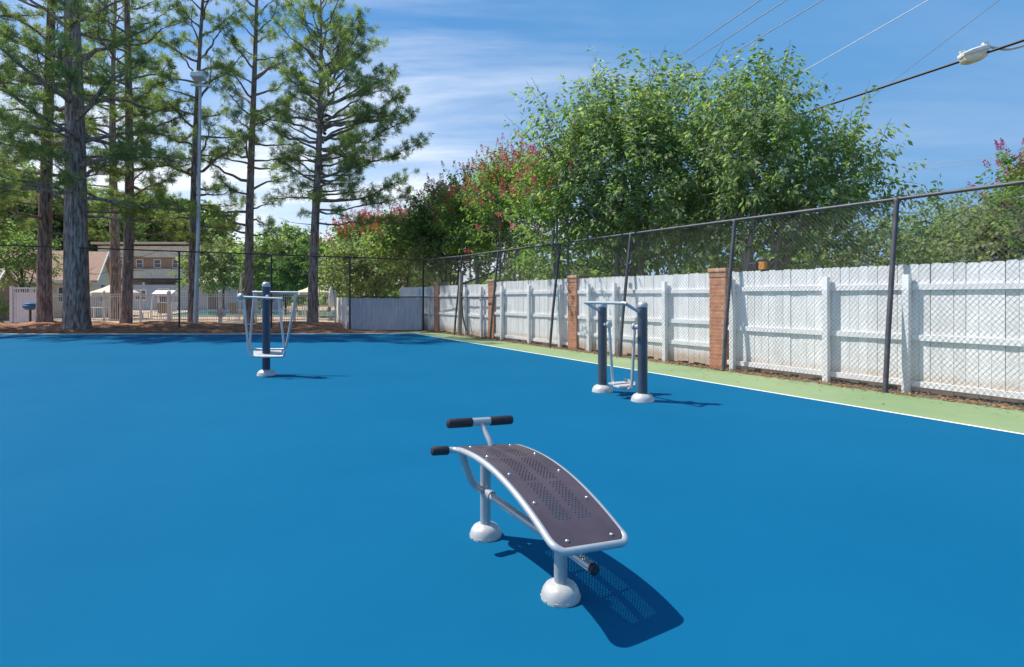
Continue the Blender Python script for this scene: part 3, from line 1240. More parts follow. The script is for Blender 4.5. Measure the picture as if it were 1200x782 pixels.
v = [tuple(x) for x in q] + [tuple(x - UP * .012) for x in q]
mb.add(v, [(0, 1, 2, 3), (7, 6, 5, 4), (0, 4, 5, 1), (1, 5, 6, 2), (2, 6, 7, 3), (3, 7, 4, 0)])
part('foot_plate', mb, M['galv'], stp, smooth=False)


# ------------------------------------------------------------------ pole, wires and lamp
c = Vector((gx(229, 25), 25, 0))
t = thing('floodlight_pole', 'slim galvanised floodlight pole standing among the pines behind the fence', 'light pole', c)
mb = MB()
mb.tube([c, c + Vector((.12, 0, 4)), c + Vector((.21, 0, 10.75))], [.105, .08, .06], 14)
part('pole', mb, M['galv'], t)
mb = MB()
tp = c + Vector((.21, 0, 10.75))
mb.obox(tp + Vector((.1, -.1, -.18)), (.42, .05, 0), (0, .04, 0), (0, 0, .04))
part('bracket', mb, M['galv'], t, smooth=False)
mb = MB()
mb.obox(tp + Vector((.02, -.15, .2)), (.27, 0, 0), (0, .2, -.05), (0, .03, .13))
part('floodlight', mb, M['lampbody'], t, smooth=False, bevel=.03)

UPO = Vector((gx(786, 25), 25, 0))
t = thing('utility_pole', 'grey utility pole standing inside the leafy green tree behind the fence', 'utility pole', UPO)
mb = MB()
mb.tube([UPO - UP * .1, UPO + UP * 7.7], [.15, .115], 12)
part('shaft', mb, M['rawwood'], t)
mb = MB()
mb.lathe(UPO + Vector((.0, -.14, 7.45)), [(.03, -.06), (.05, -.03), (.03, 0), (.05, .03), (.03, .06)], 10)
part('insulator', mb, M['lampbody'], t)


def wire(name, p, q, sag, r, m, label, group='overhead wires'):
    p, q = Vector(p), Vector(q)
    mb = MB()
    pts = []
    for k in range(25):
        f = k / 24
        pts.append(p.lerp(q, f) - UP * sag * 4 * f * (1 - f))
    mb.tube(pts, r, 6)
    o = part(name, mb, m, None)
    tag(o, label, 'wire', group)
    return o


ca = UPO + Vector((0, -.12, 7.5))
cb_ = at(1128, 68.5, 14.6)
cdir = (cb_ - ca)
wire('power_cable', ca, ca + cdir * 1.75, .06, .034, M['cable'], 'thick black cable running from the leafy tree past the street lamp')
FPX = Vector((-6.7, 75, 13.4))
for k, (x0, lab) in enumerate(((9.87, 'leftmost of the three thin wires rising over the leafy tree to the top edge'),
                               (10.9, 'middle of the three thin wires rising over the leafy tree to the top edge'),
                               (12.36, 'right hand one of the three thin wires rising over the leafy tree'))):
    a_ = Vector((x0, 23.2, 13.4))
    b2 = FPX + Vector((k * 1.05, 0, 0))
    wire('overhead_wire', b2, b2 + (a_ - b2) * 1.5, .15, .02, M['thinwire'], lab)
a_, b2 = Vector((16.8, 23.2, 13.4)), Vector((14.9, 34, 13.4))
wire('overhead_wire', b2, b2 + (a_ - b2) * 2.2, .05, .018, M['palewire'], 'pale thin wire crossing the clear sky between the leafy tree and the street lamp')
a_, b2 = Vector((19.7, 23.2, 13.4)), Vector((23.3, 44, 13.4))
wire('overhead_wire', b2, b2 + (a_ - b2) * 1.6, .05, .014, M['thinwire'], 'faint wire crossing behind the thick cable left of the street lamp')
for y0, y1, lab in ((193, 181, 'upper of two faint level wires above the fence at the right edge'), (199, 187, 'lower of two faint level wires above the fence at the right edge')):
    wire('overhead_wire', at(1000, y0 + 5, 42), at(1260, y1 - 6, 42), .1, .022, M['palewire'], lab)
pf = thing('utility_pole', 'distant utility pole carrying the thin wires beyond the flowering trees', 'utility pole', (-5.5, 75, 0))
mb = MB()
mb.tube([(-5.5, 75.2, 0), (-5.5, 75.2, 13.2)], [.17, .12], 10)
part('shaft', mb, M['rawwood'], pf)
mb = MB()
mb.box(-7, -4.2, 75.0, 75.12, 13.2, 13.34)
part('crossarm', mb, M['rawwood'], pf, smooth=False)

# cobra head lamp: long axis follows the picture, arm comes from the right
LY = 14.3
hl, hr_ = at(1125, 67, LY), at(1157, 57, LY - .1)
sl = thing('street_lamp', 'white cobra head street lamp hanging from an arm at the upper right', 'street lamp', (at(1300, 347, LY).x, LY, 0))
ax = (hr_ - hl).normalized()
ay = Vector((0, 1, 0))
ay = (ay - ax * ay.dot(ax)).normalized()
az = ax.cross(ay)
L_ = (hr_ - hl).length


def loft(mb, secs):
    """secs: list of (centre, half width along ay, half height up, half height down)"""
    n = 16
    vs, fs = [], []
    for (c_, w_, hu, hd) in secs:
        for k in range(n):
            g = 2 * math.pi * k / n
            cz = math.sin(g)
            vs.append(tuple(c_ + ay * (w_ * math.copysign(abs(math.cos(g)) ** .4, math.cos(g))) + az * ((hu if cz > 0 else hd) * math.copysign(abs(cz) ** .4, cz))))
    for i in range(len(secs) - 1):
        for k in range(n):
            k2 = (k + 1) % n
            fs.append((i * n + k, i * n + k2, (i + 1) * n + k2, (i + 1) * n + k))
    fs.append(tuple(range(n - 1, -1, -1)))
    fs.append(tuple(range((len(secs) - 1) * n, len(secs) * n)))
    mb.add(vs, fs)


mb = MB()
loft(mb, [(hl + ax * L_ * f, w_, hu, .03) for f, w_, hu in ((0, .06, .02), (.03, .14, .06), (.3, .18, .09), (.7, .18, .10), (.92, .13, .09), (1.0, .07, .07), (1.06, .045, .045))])
mb.obox(hl + ax * L_ * .12 + az * .1, ax * .05, ay * .04, az * .04)
mb.obox(hl + ax * L_ * .97 + az * .12, ax * .05, ay * .05, az * .05)
part('housing', mb, M['lampbody'], sl)
mb = MB()
loft(mb, [(hl + ax * L_ * f - az * .05, w_, .03, hd) for f, w_, hd in ((.03, .10, .08), (.08, .14, .14), (.3, .155, .19), (.65, .155, .19), (.85, .13, .14), (.92, .08, .06))])
part('lens', mb, M['lens'], sl)
mb = MB()
q = Vector((at(1300, 347, LY).x, LY, 0))
ap = smooth_path([hr_ + az * .06, hr_ + Vector((.45, 0, -.02)), hr_ + Vector((.8, 0, .04)), hr_ + Vector((1.6, 0, .25)), Vector((q.x, q.y, hr_.z + .1))], 6)
mb.tube(ap, .032, 10)
part('arm', mb, M['galv'], sl)
mb = MB()
mb.tube([q, q + UP * (hr_.z + .5)], [.13, .1], 12)
part('mast', mb, M['galv'], sl)

# ------------------------------------------------------------------ trees
def norm(a):
    return a / np.maximum(np.linalg.norm(a, axis=-1, keepdims=True), 1e-9)


def leaf_quads(p, d, L, Wd, cup=.25):
    """p (n,3) leaf foot, d (n,3) leaf axis -> folded diamond leaves (n,4,3)"""
    n = len(p)
    r = norm(rng.normal(size=(n, 3)))
    s = norm(np.cross(d, r))
    nn_ = np.cross(s, d)
    sz = rng.uniform(.5, 1.35, (n, 1))
    L = L * sz
    w = Wd * sz * rng.uniform(.85, 1.15, (n, 1))
    m_ = p + d * L * .45 - nn_ * w * cup
    return np.stack([p, m_ + s * w * .5 + nn_ * w * cup * 1.6, p + d * L, m_ - s * w * .5 + nn_ * w * cup * 1.6], 1)


def np_part(name, v, k, m, parent):
    """v (n,k,3) world polygons -> one mesh child"""
    v = np.asarray(v) - np.array(ORI[parent])
    n = len(v)
    me = mesh_np(name, v.reshape(-1, 3), np.arange(n * k).reshape(n, k))
    me.materials.append(m)
    o = bpy.data.objects.new(name, me)
    place(o, parent)
    return o


def rdir(n, up=0.0):
    d = rng.normal(size=(n, 3))
    d[:, 2] += up
    return norm(d)


def needles(tp, td, cnt, L, w):
    """tufts at tp with axis td -> thin triangles"""
    n = len(tp)
    p = np.repeat(tp, cnt, 0)
    ax_ = np.repeat(td, cnt, 0)
    d = norm(ax_ * rng.uniform(.15, 1.3, (n * cnt, 1)) + rdir(n * cnt) * .95)
    back = rng.uniform(-.12, .05, (n * cnt, 1))
    p = p + ax_ * back
    ln = L * rng.uniform(.65, 1.15, (n * cnt, 1))
    s = norm(np.cross(d, rdir(n * cnt))) * w * .5
    mid_ = p + d * ln * .5
    tip = p + d * ln + np.array([0, 0, -.04]) * rng.uniform(0, 1, (n * cnt, 1))
    return np.stack([p, mid_ + s, tip, mid_ - s], 1)


def pine(label, base, height, dia, top_dx, crown0, rad, nbr, seed, limbs=(), tuft_n=40, twist=0, fork=None, dead=6, skip_left=0, mat='needle', tl=.26):
    global rng
    rng = np.random.default_rng(seed)
    base = Vector(base)
    t = thing('pine_tree', label, 'pine tree', base, 'pine trees behind the far fence')
    mb = MB()

    def tpos(h):
        f = h / height
        return base + Vector((top_dx * f + .12 * math.sin(f * 5 + seed), .1 * math.sin(f * 4 + seed * 2), h))

    def trad(h):
        f = h / height
        return dia / 2 * (1 - f) ** .85 * (1 + .16 * math.exp(-h / .3)) + .02
    hs_ = [-.1, .15, .4, 1] + list(np.linspace(1.8, height, 14))
    mb.tube([tpos(h) for h in hs_], [trad(h) for h in hs_], 12)
    stems = [(tpos, trad, crown0, height)]
    if fork:
        h0, dx, dy, h1 = fork

        def fpos(h):
            f = (h - h0) / (h1 - h0)
            return tpos(h0) + Vector((dx * f ** .8, dy * f, h - h0))
        mb.tube([fpos(h) for h in np.linspace(h0 - .2, h1, 9)], [trad(h0) * .75 * (1 - .85 * k / 8) + .02 for k in range(9)], 9)
        stems.append((fpos, lambda h: .06, max(crown0, h0 + .6), h1))
    tp, td = [], []

    def branch(p0, az, ln, e0, e1, r0, tufts=True, density=1.0):
        pts = []
        p = Vector(p0)
        k = 7
        wob = rng.uniform(-.6, .6)
        for i in range(k + 1):
            f = i / k
            pts.append(p.copy())
            el = e0 + (e1 - e0) * f + rng.normal(0, .15)
            a_ = az + wob * f + rng.normal(0, .2)
            p = p + Vector((math.cos(a_) * math.cos(el), math.sin(a_) * math.cos(el), math.sin(el))) * ln / k
        mb.tube(pts, [max(.008, r0 * (1 - .85 * i / k)) for i in range(k + 1)], 5, caps=False)
        if not tufts:
            return
        nt = max(4, int(ln * 4.9 * density))
        for j in range(nt):
            f = rng.uniform(.34, 1.0)
            i = min(int(f * k), k - 1)
            q = pts[i].lerp(pts[i + 1], f * k - i)
            dr = (pts[i + 1] - pts[i]).normalized()
            a_ = az + rng.choice([-1, 1]) * rng.uniform(.4, 1.2)
            tw = Vector((math.cos(a_), math.sin(a_), rng.uniform(-.15, .7))).normalized()
            tw = (tw + dr * .5).normalized()
            l2 = rng.uniform(.25, .9) * min(1, .35 + ln / 4) * (1.15 - .5 * f)
            e = q + tw * l2 + UP * rng.uniform(0, .12)
            mb.tube([q, q.lerp(e, .5) - UP * .03, e], [.012, .009, .006], 3, caps=False)
            for _ in range(1 if l2 < .35 else 2):
                o_ = Vector(rng.normal(0, .12, 3))
                tp.append(e + o_)
                td.append((tw + UP * .45 + Vector(rng.normal(0, .3, 3))).normalized())
        tp.append(pts[-1])
        td.append((pts[-1] - pts[-2]).normalized())

    for (sp_, sr_, c0, h1) in stems:
        nb = nbr if sp_ is tpos else int(nbr * .7)
        for i in range(nb):
            f = (i + rng.uniform(0, 1)) / nb
            h = c0 + (h1 - c0) * f
            az = i * 2.4 + rng.uniform(-.5, .5)
            R = rad(f) * rng.uniform(.6, 1.1)
            if skip_left and math.cos(az) < -.2:
                R *= 1 - skip_left
            e0 = -.05 + .9 * f + rng.normal(0, .12)
            branch(sp_(h), az, R, e0, e0 + rng.uniform(-.25, .5), .022 + .022 * R * (1 - .5 * f))
        for k in range(4):
            tp.append(sp_(h1) + Vector(rng.normal(0, .15, 3)))
            td.append(Vector((rng.normal(0, .3), rng.normal(0, .3), 1)).normalized())
    for k in range(dead):
        h = rng.uniform(max(2.2, crown0 * .45), crown0)
        branch(tpos(h), rng.uniform(0, 6.28), rng.uniform(.6, 1.8), .0, .25, .022, tufts=False)
    for (h, az, ln, e0, e1, r0, dn) in limbs:
        branch(tpos(h), az, ln, e0, e1, r0, True, dn)
    part('trunk', mb, M['bark_pine'], t)
    tp_ = np.array([tuple(x) for x in tp])
    td_ = np.array([tuple(x) for x in td])
    np_part('crown', needles(tp_, td_, tuft_n, tl, .017), 4, M[mat], t)
    return t


def mz(x, y):
    return float(mulch_z(np.array(x), np.array(y))) - .05


def pb(px, Y):
    x = gx(px, Y)
    return (x, Y, mz(x, Y))


def rad_full(lo, hi, peak=.25):
    return lambda f: (lo + (hi - lo) * min(1, f / peak)) if f < peak else max(.5, hi * (1 - .72 * ((f - peak) / (1 - peak)) ** 1.4))


pine('pine at the very left edge whose boughs reach in over the slender trunk', pb(-68, 22.7), 24, .55, .1, 3.6, rad_full(2.8, 4.2, .15), 74, 18, dead=3, mat='needle_dark')
# trunk by trunk, from the left edge to the right
pine('slender pine with a straight trunk at the far left, left of the thick one', pb(55, 26), 25, .56, .25, 4.0, rad_full(2.8, 4.0, .15), 70, 11, dead=9, mat='needle_dark')
pine('thickest pine with dark furrowed bark and heavy limbs near the left edge', pb(94, 22.6), 25, .86, -1.0, 4.4, rad_full(3.0, 4.4, .15), 70, 12,
     limbs=((6.2, -.1, 4.6, .25, -.35, .11, 1.3), (7.3, .15, 4.4, .3, -.2, .09, 1.2), (5.1, .1, 3.8, .05, -.1, .08, 1.4), (8.6, -.3, 4.8, .45, .05, .09, 1.1), (7.0, 3.0, 4.2, .1, .1, .09, 1.2), (5.4, 3.3, 4.4, .0, .15, .08, 1.4), (9.4, 2.9, 4, .2, .2, .07, 1.2), (4.6, .5, 2.4, .1, .2, .06, 2.2), (6.0, -1.4, 2.2, .2, .1, .05, 1.8), (7.4, -1.8, 2.4, .2, .2, .05, 1.7), (8.6, -1.2, 2.6, .3, .2, .05, 1.6), (9.8, -1.7, 2.6, .3, .3, .05, 1.6), (5.2, -1.0, 2.0, .1, .3, .05, 1.9)))
pine('mid sized pine trunk rising beside the tan umbrella', pb(145, 27.2), 24, .45, .35, 4.6, rad_full(2.4, 3.5, .15), 60, 13, dead=8, limbs=((4.2, .1, 3.6, .1, -.4, .07, 1.3), (6, -.4, 3.6, .2, .2, .05, 1.2)))
pine('short stretch of pine trunk standing just behind the umbrella pine', pb(133, 33), 21, .55, .2, 6.5, rad_full(2.0, 3.2), 54, 14, dead=4, mat='needle_dark')
pine('thin pine hidden behind the floodlight pole', pb(224, 27.8), 21, .31, .7, 4.6, rad_full(2.2, 3.3, .15), 52, 15, dead=10)
pine('straight pine standing right behind the swinging foot machine', pb(292, 28.2), 19.5, .44, .35, 4.2, rad_full(2.2, 3.2, .2), 52, 16, dead=10, limbs=((3.4, .4, 1.5, .6, -.9, .03, .4), (3.6, 2.8, 1.6, .6, -.6, .03, .4)))
pine('forked pine with the rounded crown at the right end of the pine row', pb(369, 26.2), 15.2, .44, .25, 5.0, rad_full(2.2, 3.9, .35), 56, 17, dead=9, fork=(5.2, .75, .3, 13.4), skip_left=.25,
     limbs=((5.6, .1, 4.6, .15, .5, .07, 1.6), (6.6, .0, 5.0, .2, .6, .075, 1.9), (7.6, -.2, 4.7, .25, .5, .065, 1.9), (4.6, .05, 4.0, .0, -.1, .05, 1.3), (8.8, .25, 4.2, .4, .5, .06, 1.7), (9.8, -.1, 3.6, .5, .5, .05, 1.6), (6.2, -.7, 4.2, .2, .4, .06, 1.6), (5.2, .5, 4.2, .05, .2, .05, 1.4)))


def broad(name, label, cat, base, lobes, leafm, leaf=(.13, .058), shoots=50, per=26, slen=(.5, 1.3), trunks=None, tr=.1, bark='bark_grey', group=None,
          up=.55, droop=.55, bloom=None, seed=1, bloom_frac=.3, bloom_top=True, bloom_size=.2):
    """leafy tree: lobes = [(centre, radius)], each filled with leafy shoots that point out and up"""
    global rng
    rng = np.random.default_rng(seed)
    base = Vector(base)
    t = thing(name, label, cat, base, group)
    mb = MB()
    cs = [(Vector(c_), r_ * (.8 if slen[1] > 1.3 else 1)) for c_, r_ in lobes]
    mean = Vector((0, 0, 0))
    for c_, r_ in cs:
        mean += c_
    mean /= len(cs)
    trunks = trunks or [(0, 0)]
    feet = []
    for (dx, dy) in trunks:
        b0 = base + Vector((dx, dy, -.1))
        top = mean.lerp(b0 + UP * (mean.z - b0.z), .6) + Vector((rng.normal(0, .15), rng.normal(0, .15), -.3))
        pts = [b0, b0.lerp(top, .35) + Vector((rng.normal(0, .06), 0, 0)), b0.lerp(top, .7) + Vector((rng.normal(0, .08), 0, 0)), top]
        mb.tube(smooth_path(pts, 4), [tr * 1.2] + [tr * (1 - .5 * k / 12) for k in range(12)], 9)
        feet.append(pts)
    P, D, Ln = [], [], []
    for c_, r_ in cs:
        pts = feet[rng.integers(len(feet))]
        s0 = Vector(pts[1]).lerp(Vector(pts[2]), rng.uniform(0, 1))
        mid_ = s0.lerp(c_, .55) + Vector(rng.normal(0, .15 * r_, 3)) - UP * .1 * r_
        mb.tube(smooth_path([s0, mid_, c_], 4), [tr * .5 * (1 - .75 * k / 8) for k in range(9)], 6, caps=False)
        n = max(4, int(shoots * r_ ** 2))
        d = rdir(n, .25)
        fr = rng.uniform(.3, 1.0, (n, 1)) ** .7
        o = np.array(c_) + d * fr * r_ * np.array([1, 1, .92])
        sd = norm(d * 1.0 + np.array([0, 0, up]) + rng.normal(0, .28, (n, 3)))
        ln = rng.uniform(slen[0], slen[1], n)
        P.append(o)
        D.append(sd)
        Ln.append(ln)
        for k in range(0, n, 3):
            a_ = Vector(o[k])
            b2 = a_ + Vector(sd[k]) * ln[k]
            mb.tube([c_.lerp(a_, .35) if fr[k] > .6 else a_, a_, b2], [.022, .012, .004], 3, caps=False)
    P, D, Ln = np.concatenate(P), np.concatenate(D), np.concatenate(Ln)
    n = len(P)
    f = np.tile((np.arange(per) + .5) / per, n)[:, None] + rng.normal(0, .02, (n * per, 1))
    pp = np.repeat(P, per, 0) + np.repeat(D, per, 0) * np.repeat(Ln, per)[:, None] * f
    pp[:, 2] -= .12 * (f[:, 0] ** 2) * np.repeat(Ln, per)
    side = norm(np.cross(np.repeat(D, per, 0), rdir(n * per)))
    ld = norm(side * .9 + np.repeat(D, per, 0) * .45 + np.array([0, 0, -droop]) + rng.normal(0, .25, (n * per, 3)))
    pp = pp + side * rng.uniform(0, leaf[0] * .5, (n * per, 1))
    part('trunk', mb, M[bark], t)
    np_part('crown', leaf_quads(pp, ld, leaf[0], leaf[1]), 4, M[leafm], t)
    if bloom:
        tip = P + D * Ln[:, None]
        key = tip[:, 2] + rng.normal(0, .9 if bloom_top else 3, n)
        sel = np.argsort(-key)[:max(5, int(n * bloom_frac))]
        bp, bd = tip[sel], norm(D[sel] + np.array([0, 0, .5]))
        k = 46
        h = rng.uniform(0, 1, (len(sel) * k, 1))
        q = np.repeat(bp, k, 0) + np.repeat(bd, k, 0) * h * bloom_size * 1.5 + rdir(len(sel) * k) * (bloom_size * .42 * (1.05 - h * .8))
        np_part('blossom', leaf_quads(q, rdir(len(q)), bloom_size * .24, bloom_size * .22), 4, M[bloom], t)
    return t


def lob(px, py, Y, r):
    return (tuple(at(px, py, Y)), r)


# the two big leafy trees behind the right fence
YA = 15.6
broad('leafy_tree', 'broad leafy green tree with pale forked trunk left of the utility pole', 'tree', (gx(748, YA), YA, 0),
      [lob(742, 205, YA, 1.9), lob(690, 205, YA - .3, 1.25), lob(800, 205, YA + .6, 1.6), lob(735, 145, YA, 1.15), lob(790, 140, YA + .5, .95), lob(770, 265, YA - .3, 1.5), lob(712, 268, YA + .4, 1.0), lob(662, 180, YA, .7), lob(640, 172, YA, .3), lob(655, 150, YA, .3), lob(700, 150, YA, .8), lob(825, 265, YA + .2, 1.1)],
      'leaf_a', leaf=(.15, .06), shoots=86, per=40, slen=(.8, 1.7), trunks=[(0, 0), (.28, .1), (-.55, .3)], tr=.1, seed=21, up=.85)
YB = 13.6
broad('leafy_tree', 'leafy green tree with drooping long shoots right of the utility pole, nearest the street lamp', 'tree', (gx(868, YB), YB, 0),
      [lob(900, 205, YB, 1.5), lob(885, 140, YB, .85), lob(910, 130, YB, .7), lob(955, 225, YB, 1.15), lob(858, 190, YB + .3, 1.2), lob(992, 235, YB, .7), lob(925, 270, YB, 1.2), lob(855, 265, YB + .3, 1.2), lob(968, 275, YB, .85), lob(845, 140, YB + .5, .7), lob(1012, 205, YB, .35), lob(1030, 215, YB, .25), lob(1000, 175, YB, .3), lob(960, 180, YB, .6)],
      'leaf_a', leaf=(.138, .054), shoots=90, per=40, slen=(.75, 1.55), trunks=[(0, 0), (.4, .2)], tr=.085, seed=22, up=.7, droop=.8)

# flowering crape myrtles along the same side
broad('crape_myrtle', 'crape myrtle with red and pink flower heads touching the left of the broad leafy tree', 'flowering tree', (gx(652, 16.4), 16.4, 0),
      [lob(655, 232, 16.4, 1.0), lob(642, 265, 16.4, 1.1), lob(664, 210, 16.4, .6), lob(634, 232, 16.8, .9), lob(676, 265, 16.2, .8)], 'leaf_myrtle', leaf=(.12, .06), shoots=66, per=24, slen=(.4, .9), trunks=[(0, 0), (.3, 0), (-.3, .2)], tr=.06,
      bark='bark_grey', bloom='bloom_pinkred', bloom_frac=.3, seed=31, up=.9, group='flowering trees', bloom_top=False)
broad('crape_myrtle', 'tall crape myrtle with dense red flower heads in the middle of the flowering row', 'flowering tree', (gx(600, 22.5), 22.5, 0),
      [lob(603, 222, 22.5, 1.5), lob(595, 265, 22.5, 1.7), lob(580, 228, 22.5, 1.2), lob(620, 240, 22.5, 1.5), lob(612, 205, 22.5, .7)], 'leaf_myrtle', leaf=(.14, .07), shoots=60, per=24, slen=(.4, .9), trunks=[(0, 0), (.3, 0), (-.4, .2)], tr=.06,
      bloom='bloom_red', bloom_frac=.4, seed=32, up=.9, group='flowering trees', bloom_top=False)
broad('crape_myrtle', 'bright green crape myrtle with scattered coral heads left of the tall red one', 'flowering tree', (gx(556, 25), 25, 0),
      [lob(562, 240, 25, 1.5), lob(555, 270, 25, 1.6), lob(540, 255, 25, 1.2), lob(580, 270, 25, 1.3)], 'leaf_myrtle', leaf=(.15, .075), shoots=60, per=24, slen=(.4, .9), trunks=[(0, 0), (.3, 0)], tr=.06,
      bloom='bloom_orange', bloom_frac=.3, bloom_top=False, seed=33, up=.9, group='flowering trees')
broad('crape_myrtle', 'dark green rounded crape myrtle with dusky seed heads above the far fence corner', 'flowering tree', (gx(515, 28), 28, 0),
      [lob(515, 262, 28, 1.6), lob(505, 282, 28, 1.6), lob(530, 285, 28, 1.7), lob(520, 246, 28, 1.0)], 'leaf_dark', leaf=(.17, .085), shoots=64, per=24, slen=(.4, .9), trunks=[(0, 0), (.3, 0)], tr=.06, bark='bark_dark',
      bloom='seed', bloom_frac=.4, seed=34, up=.8, group='flowering trees')
broad('crape_myrtle', 'low crape myrtle with coral orange flowers right of the forked pine', 'flowering tree', (gx(470, 33), 33, 0),
      [lob(470, 285, 33, 1.6), lob(455, 290, 33, 1.5), lob(486, 290, 33, 1.5), lob(462, 275, 33, 1.0)], 'leaf_b', leaf=(.2, .1), shoots=60, per=22, slen=(.4, .9), trunks=[(0, 0), (.4, 0)], tr=.07, bark='bark_dark',
      bloom='bloom_orange', bloom_frac=.3, seed=35, up=.8, group='flowering trees', bloom_size=.28)
broad('crape_myrtle', 'farthest crape myrtle with a coral crown beside the forked pine trunk', 'flowering tree', (gx(425, 40), 40, 0),
      [lob(428, 288, 40, 1.7), lob(415, 293, 40, 1.7), lob(443, 292, 40, 1.8)], 'leaf_b', leaf=(.22, .11), shoots=50, per=22, slen=(.4, 1.0), tr=.08, bark='bark_dark',
      bloom='bloom_orange', bloom_frac=.45, seed=36, up=.8, group='flowering trees', bloom_size=.32)
broad('crape_myrtle', 'crape myrtle with magenta flowers cut off by the right edge', 'flowering tree', (gx(1215, 12.5), 12.5, 0),
      [lob(1215, 225, 12.5, .75), lob(1196, 200, 12.5, .35), lob(1225, 260, 12.5, .9), lob(1193, 240, 12.5, .35)], 'leaf_myrtle', leaf=(.1, .05), shoots=90, per=24, slen=(.3, .7), tr=.05,
      bloom='bloom_pink', bloom_frac=.35, seed=37, up=.9, group='flowering trees', bloom_size=.14)

# far woods closing the horizon
def woods():
    n = 16000
    ang = rng.uniform(-1.15, 1.1, n)
    dist = rng.uniform(95, 120, n)
    hh = 6.5 + 2.2 * np.sin(ang * 17) + 1.6 * np.sin(ang * 41 + 1) + 1.1 * np.sin(ang * 90)
    z = hh * rng.uniform(0, 1, n) ** .8
    p = np.stack([np.sin(ang) * dist, np.cos(ang) * dist, z], 1) + rng.normal(0, .5, (n, 3))
    v = leaf_quads(p, rdir(n), 1.5, 1.0)
    me = mesh_np('distant_woods', v.reshape(-1, 3), np.arange(n * 4).reshape(n, 4))
    me.materials.append(M['leaf_far'])
    o = bpy.data.objects.new('distant_woods', me)
    C.objects.link(o)
    o['kind'] = 'stuff'


woods()
# right background
GR = 'trees and bushes in the background'


def bush(label, px, Y, lobes, m, seed, leaf=.2, shoots=34, per=20, tr=.1, name='background_tree', cat='tree', bark='bark_dark', **kw):
    broad(name, label, cat, (gx(px, Y), Y, -.03), [lob(a_, b2, Y + dy, r_) for a_, b2, dy, r_ in lobes], m, leaf=(leaf, leaf * .52), shoots=shoots, per=per, slen=(.4, 1.0), tr=tr, bark=bark, seed=seed, group=GR, **kw)


bush('bright bushy tree behind the fence right of the tilted fence post', 1105, 21, [(1105, 265, 0, 1.1), (1090, 290, 0, 1.2), (1125, 290, 0, 1.3), (1105, 315, 0, 1.4), (1075, 310, 0, .9)], 'leaf_b', 41, leaf=.14, shoots=60)
bush('grey green willowy bush behind the fence at the right edge', 1180, 16, [(1165, 275, 0, 1.1), (1195, 270, 0, 1.2), (1150, 300, 0, 1.0), (1185, 305, 0, 1.3), (1225, 290, 0, 1.3), (1140, 275, .5, .7)], 'leaf_grey', 42, leaf=.13, shoots=64)
bush('pale bush under the drooping leafy tree behind the fence', 985, 17.5, [(1000, 285, 0, 1.0), (1025, 305, 0, .9), (960, 305, 0, 1.2), (915, 310, 0, 1.2), (870, 310, 0, 1.2), (1040, 290, 0, .5)], 'leaf_grey', 43, leaf=.14, shoots=60, cat='bush', name='background_bush')
bush('pale green undergrowth behind the white fence between the pale trunks', 770, 20, [(700, 300, 0, 1.3), (745, 305, 0, 1.3), (790, 300, 0, 1.4), (830, 305, 0, 1.3), (655, 305, 0, 1.3), (720, 280, 1, 1.2), (800, 275, 1, 1.3)], 'leaf_b', 44, leaf=.16, shoots=44, cat='bush', name='background_bush')
# far end background
bush('greyish bush behind the pool just right of the floodlight pole', 262, 50, [(262, 312, 0, 2.3), (240, 318, 0, 2), (285, 316, 0, 2.1)], 'leaf_grey', 51, leaf=.3, cat='bush', name='background_bush')
bush('dense green tree behind the pool between two pines', 335, 47, [(335, 300, 0, 2.6), (312, 310, 0, 2.2), (355, 308, 0, 2.4), (340, 325, 0, 2.0), (320, 330, 0, 1.7)], 'leaf_far', 52, leaf=.3)
bush('dark green evergreen bush left of the forked pine trunk', 372, 44, [(345, 322, 0, 1.5), (372, 312, 0, 2.0), (390, 318, 0, 2.0)], 'leaf_dark', 53, leaf=.28, cat='bush', name='background_bush')
bush('soft olive tree behind the grey board fence', 440, 37, [(415, 315, 0, 1.8), (440, 310, 0, 1.9), (468, 316, 0, 1.8), (400, 325, 0, 1.5), (430, 328, 0, 1.5), (488, 318, 0, 1.6)], 'leaf_grey', 54, leaf=.24)
bush('shaded bush behind the far corner of the white fence', 520, 27.5, [(500, 310, 0, 1.2), (530, 308, 0, 1.2), (560, 305, 0, 1.3), (590, 306, 0, 1.3), (620, 300, 0, 1.3)], 'leaf_grey', 55, leaf=.17, cat='bush', name='background_bush')
bush('tall pale tree far behind the bathhouse at the left edge', 15, 62, [(10, 240, 0, 5), (-30, 255, 0, 4.5), (45, 262, 0, 4.2), (20, 285, 0, 4.5)], 'leaf_far', 56, leaf=.42, shoots=20)
bush('bushy tree behind the bathhouse roof', 95, 66, [(90, 262, 0, 4.5), (120, 270, 0, 4.2), (60, 285, 0, 4), (105, 295, 0, 3.5)], 'leaf_far', 57, leaf=.42, shoots=20)
bush('tree rising behind the brown apartment block', 190, 82, [(165, 262, 0, 4.8), (200, 268, 0, 4.8), (235, 272, 0, 4.6), (215, 290, 0, 4)], 'leaf_far', 58, leaf=.5, shoots=18)
bush('shrubby dark tree left of the slender pine by the white panel', 28, 31.5, [(22, 295, 0, 1.5), (42, 305, 0, 1.1), (5, 305, 0, 1.3), (30, 320, 0, 1.0), (-10, 290, 0, 1.4)], 'leaf_b', 59, leaf=.17, shoots=40)
bush('low dark shrub at the foot of the brown hut at the left edge', 5, 30, [(5, 368, 0, .5), (-8, 366, 0, .6)], 'leaf_dark', 60, leaf=.1, shoots=120, tr=.03, cat='shrub', name='shrub')

# ------------------------------------------------------------------ pool side
rng = np.random.default_rng(99)
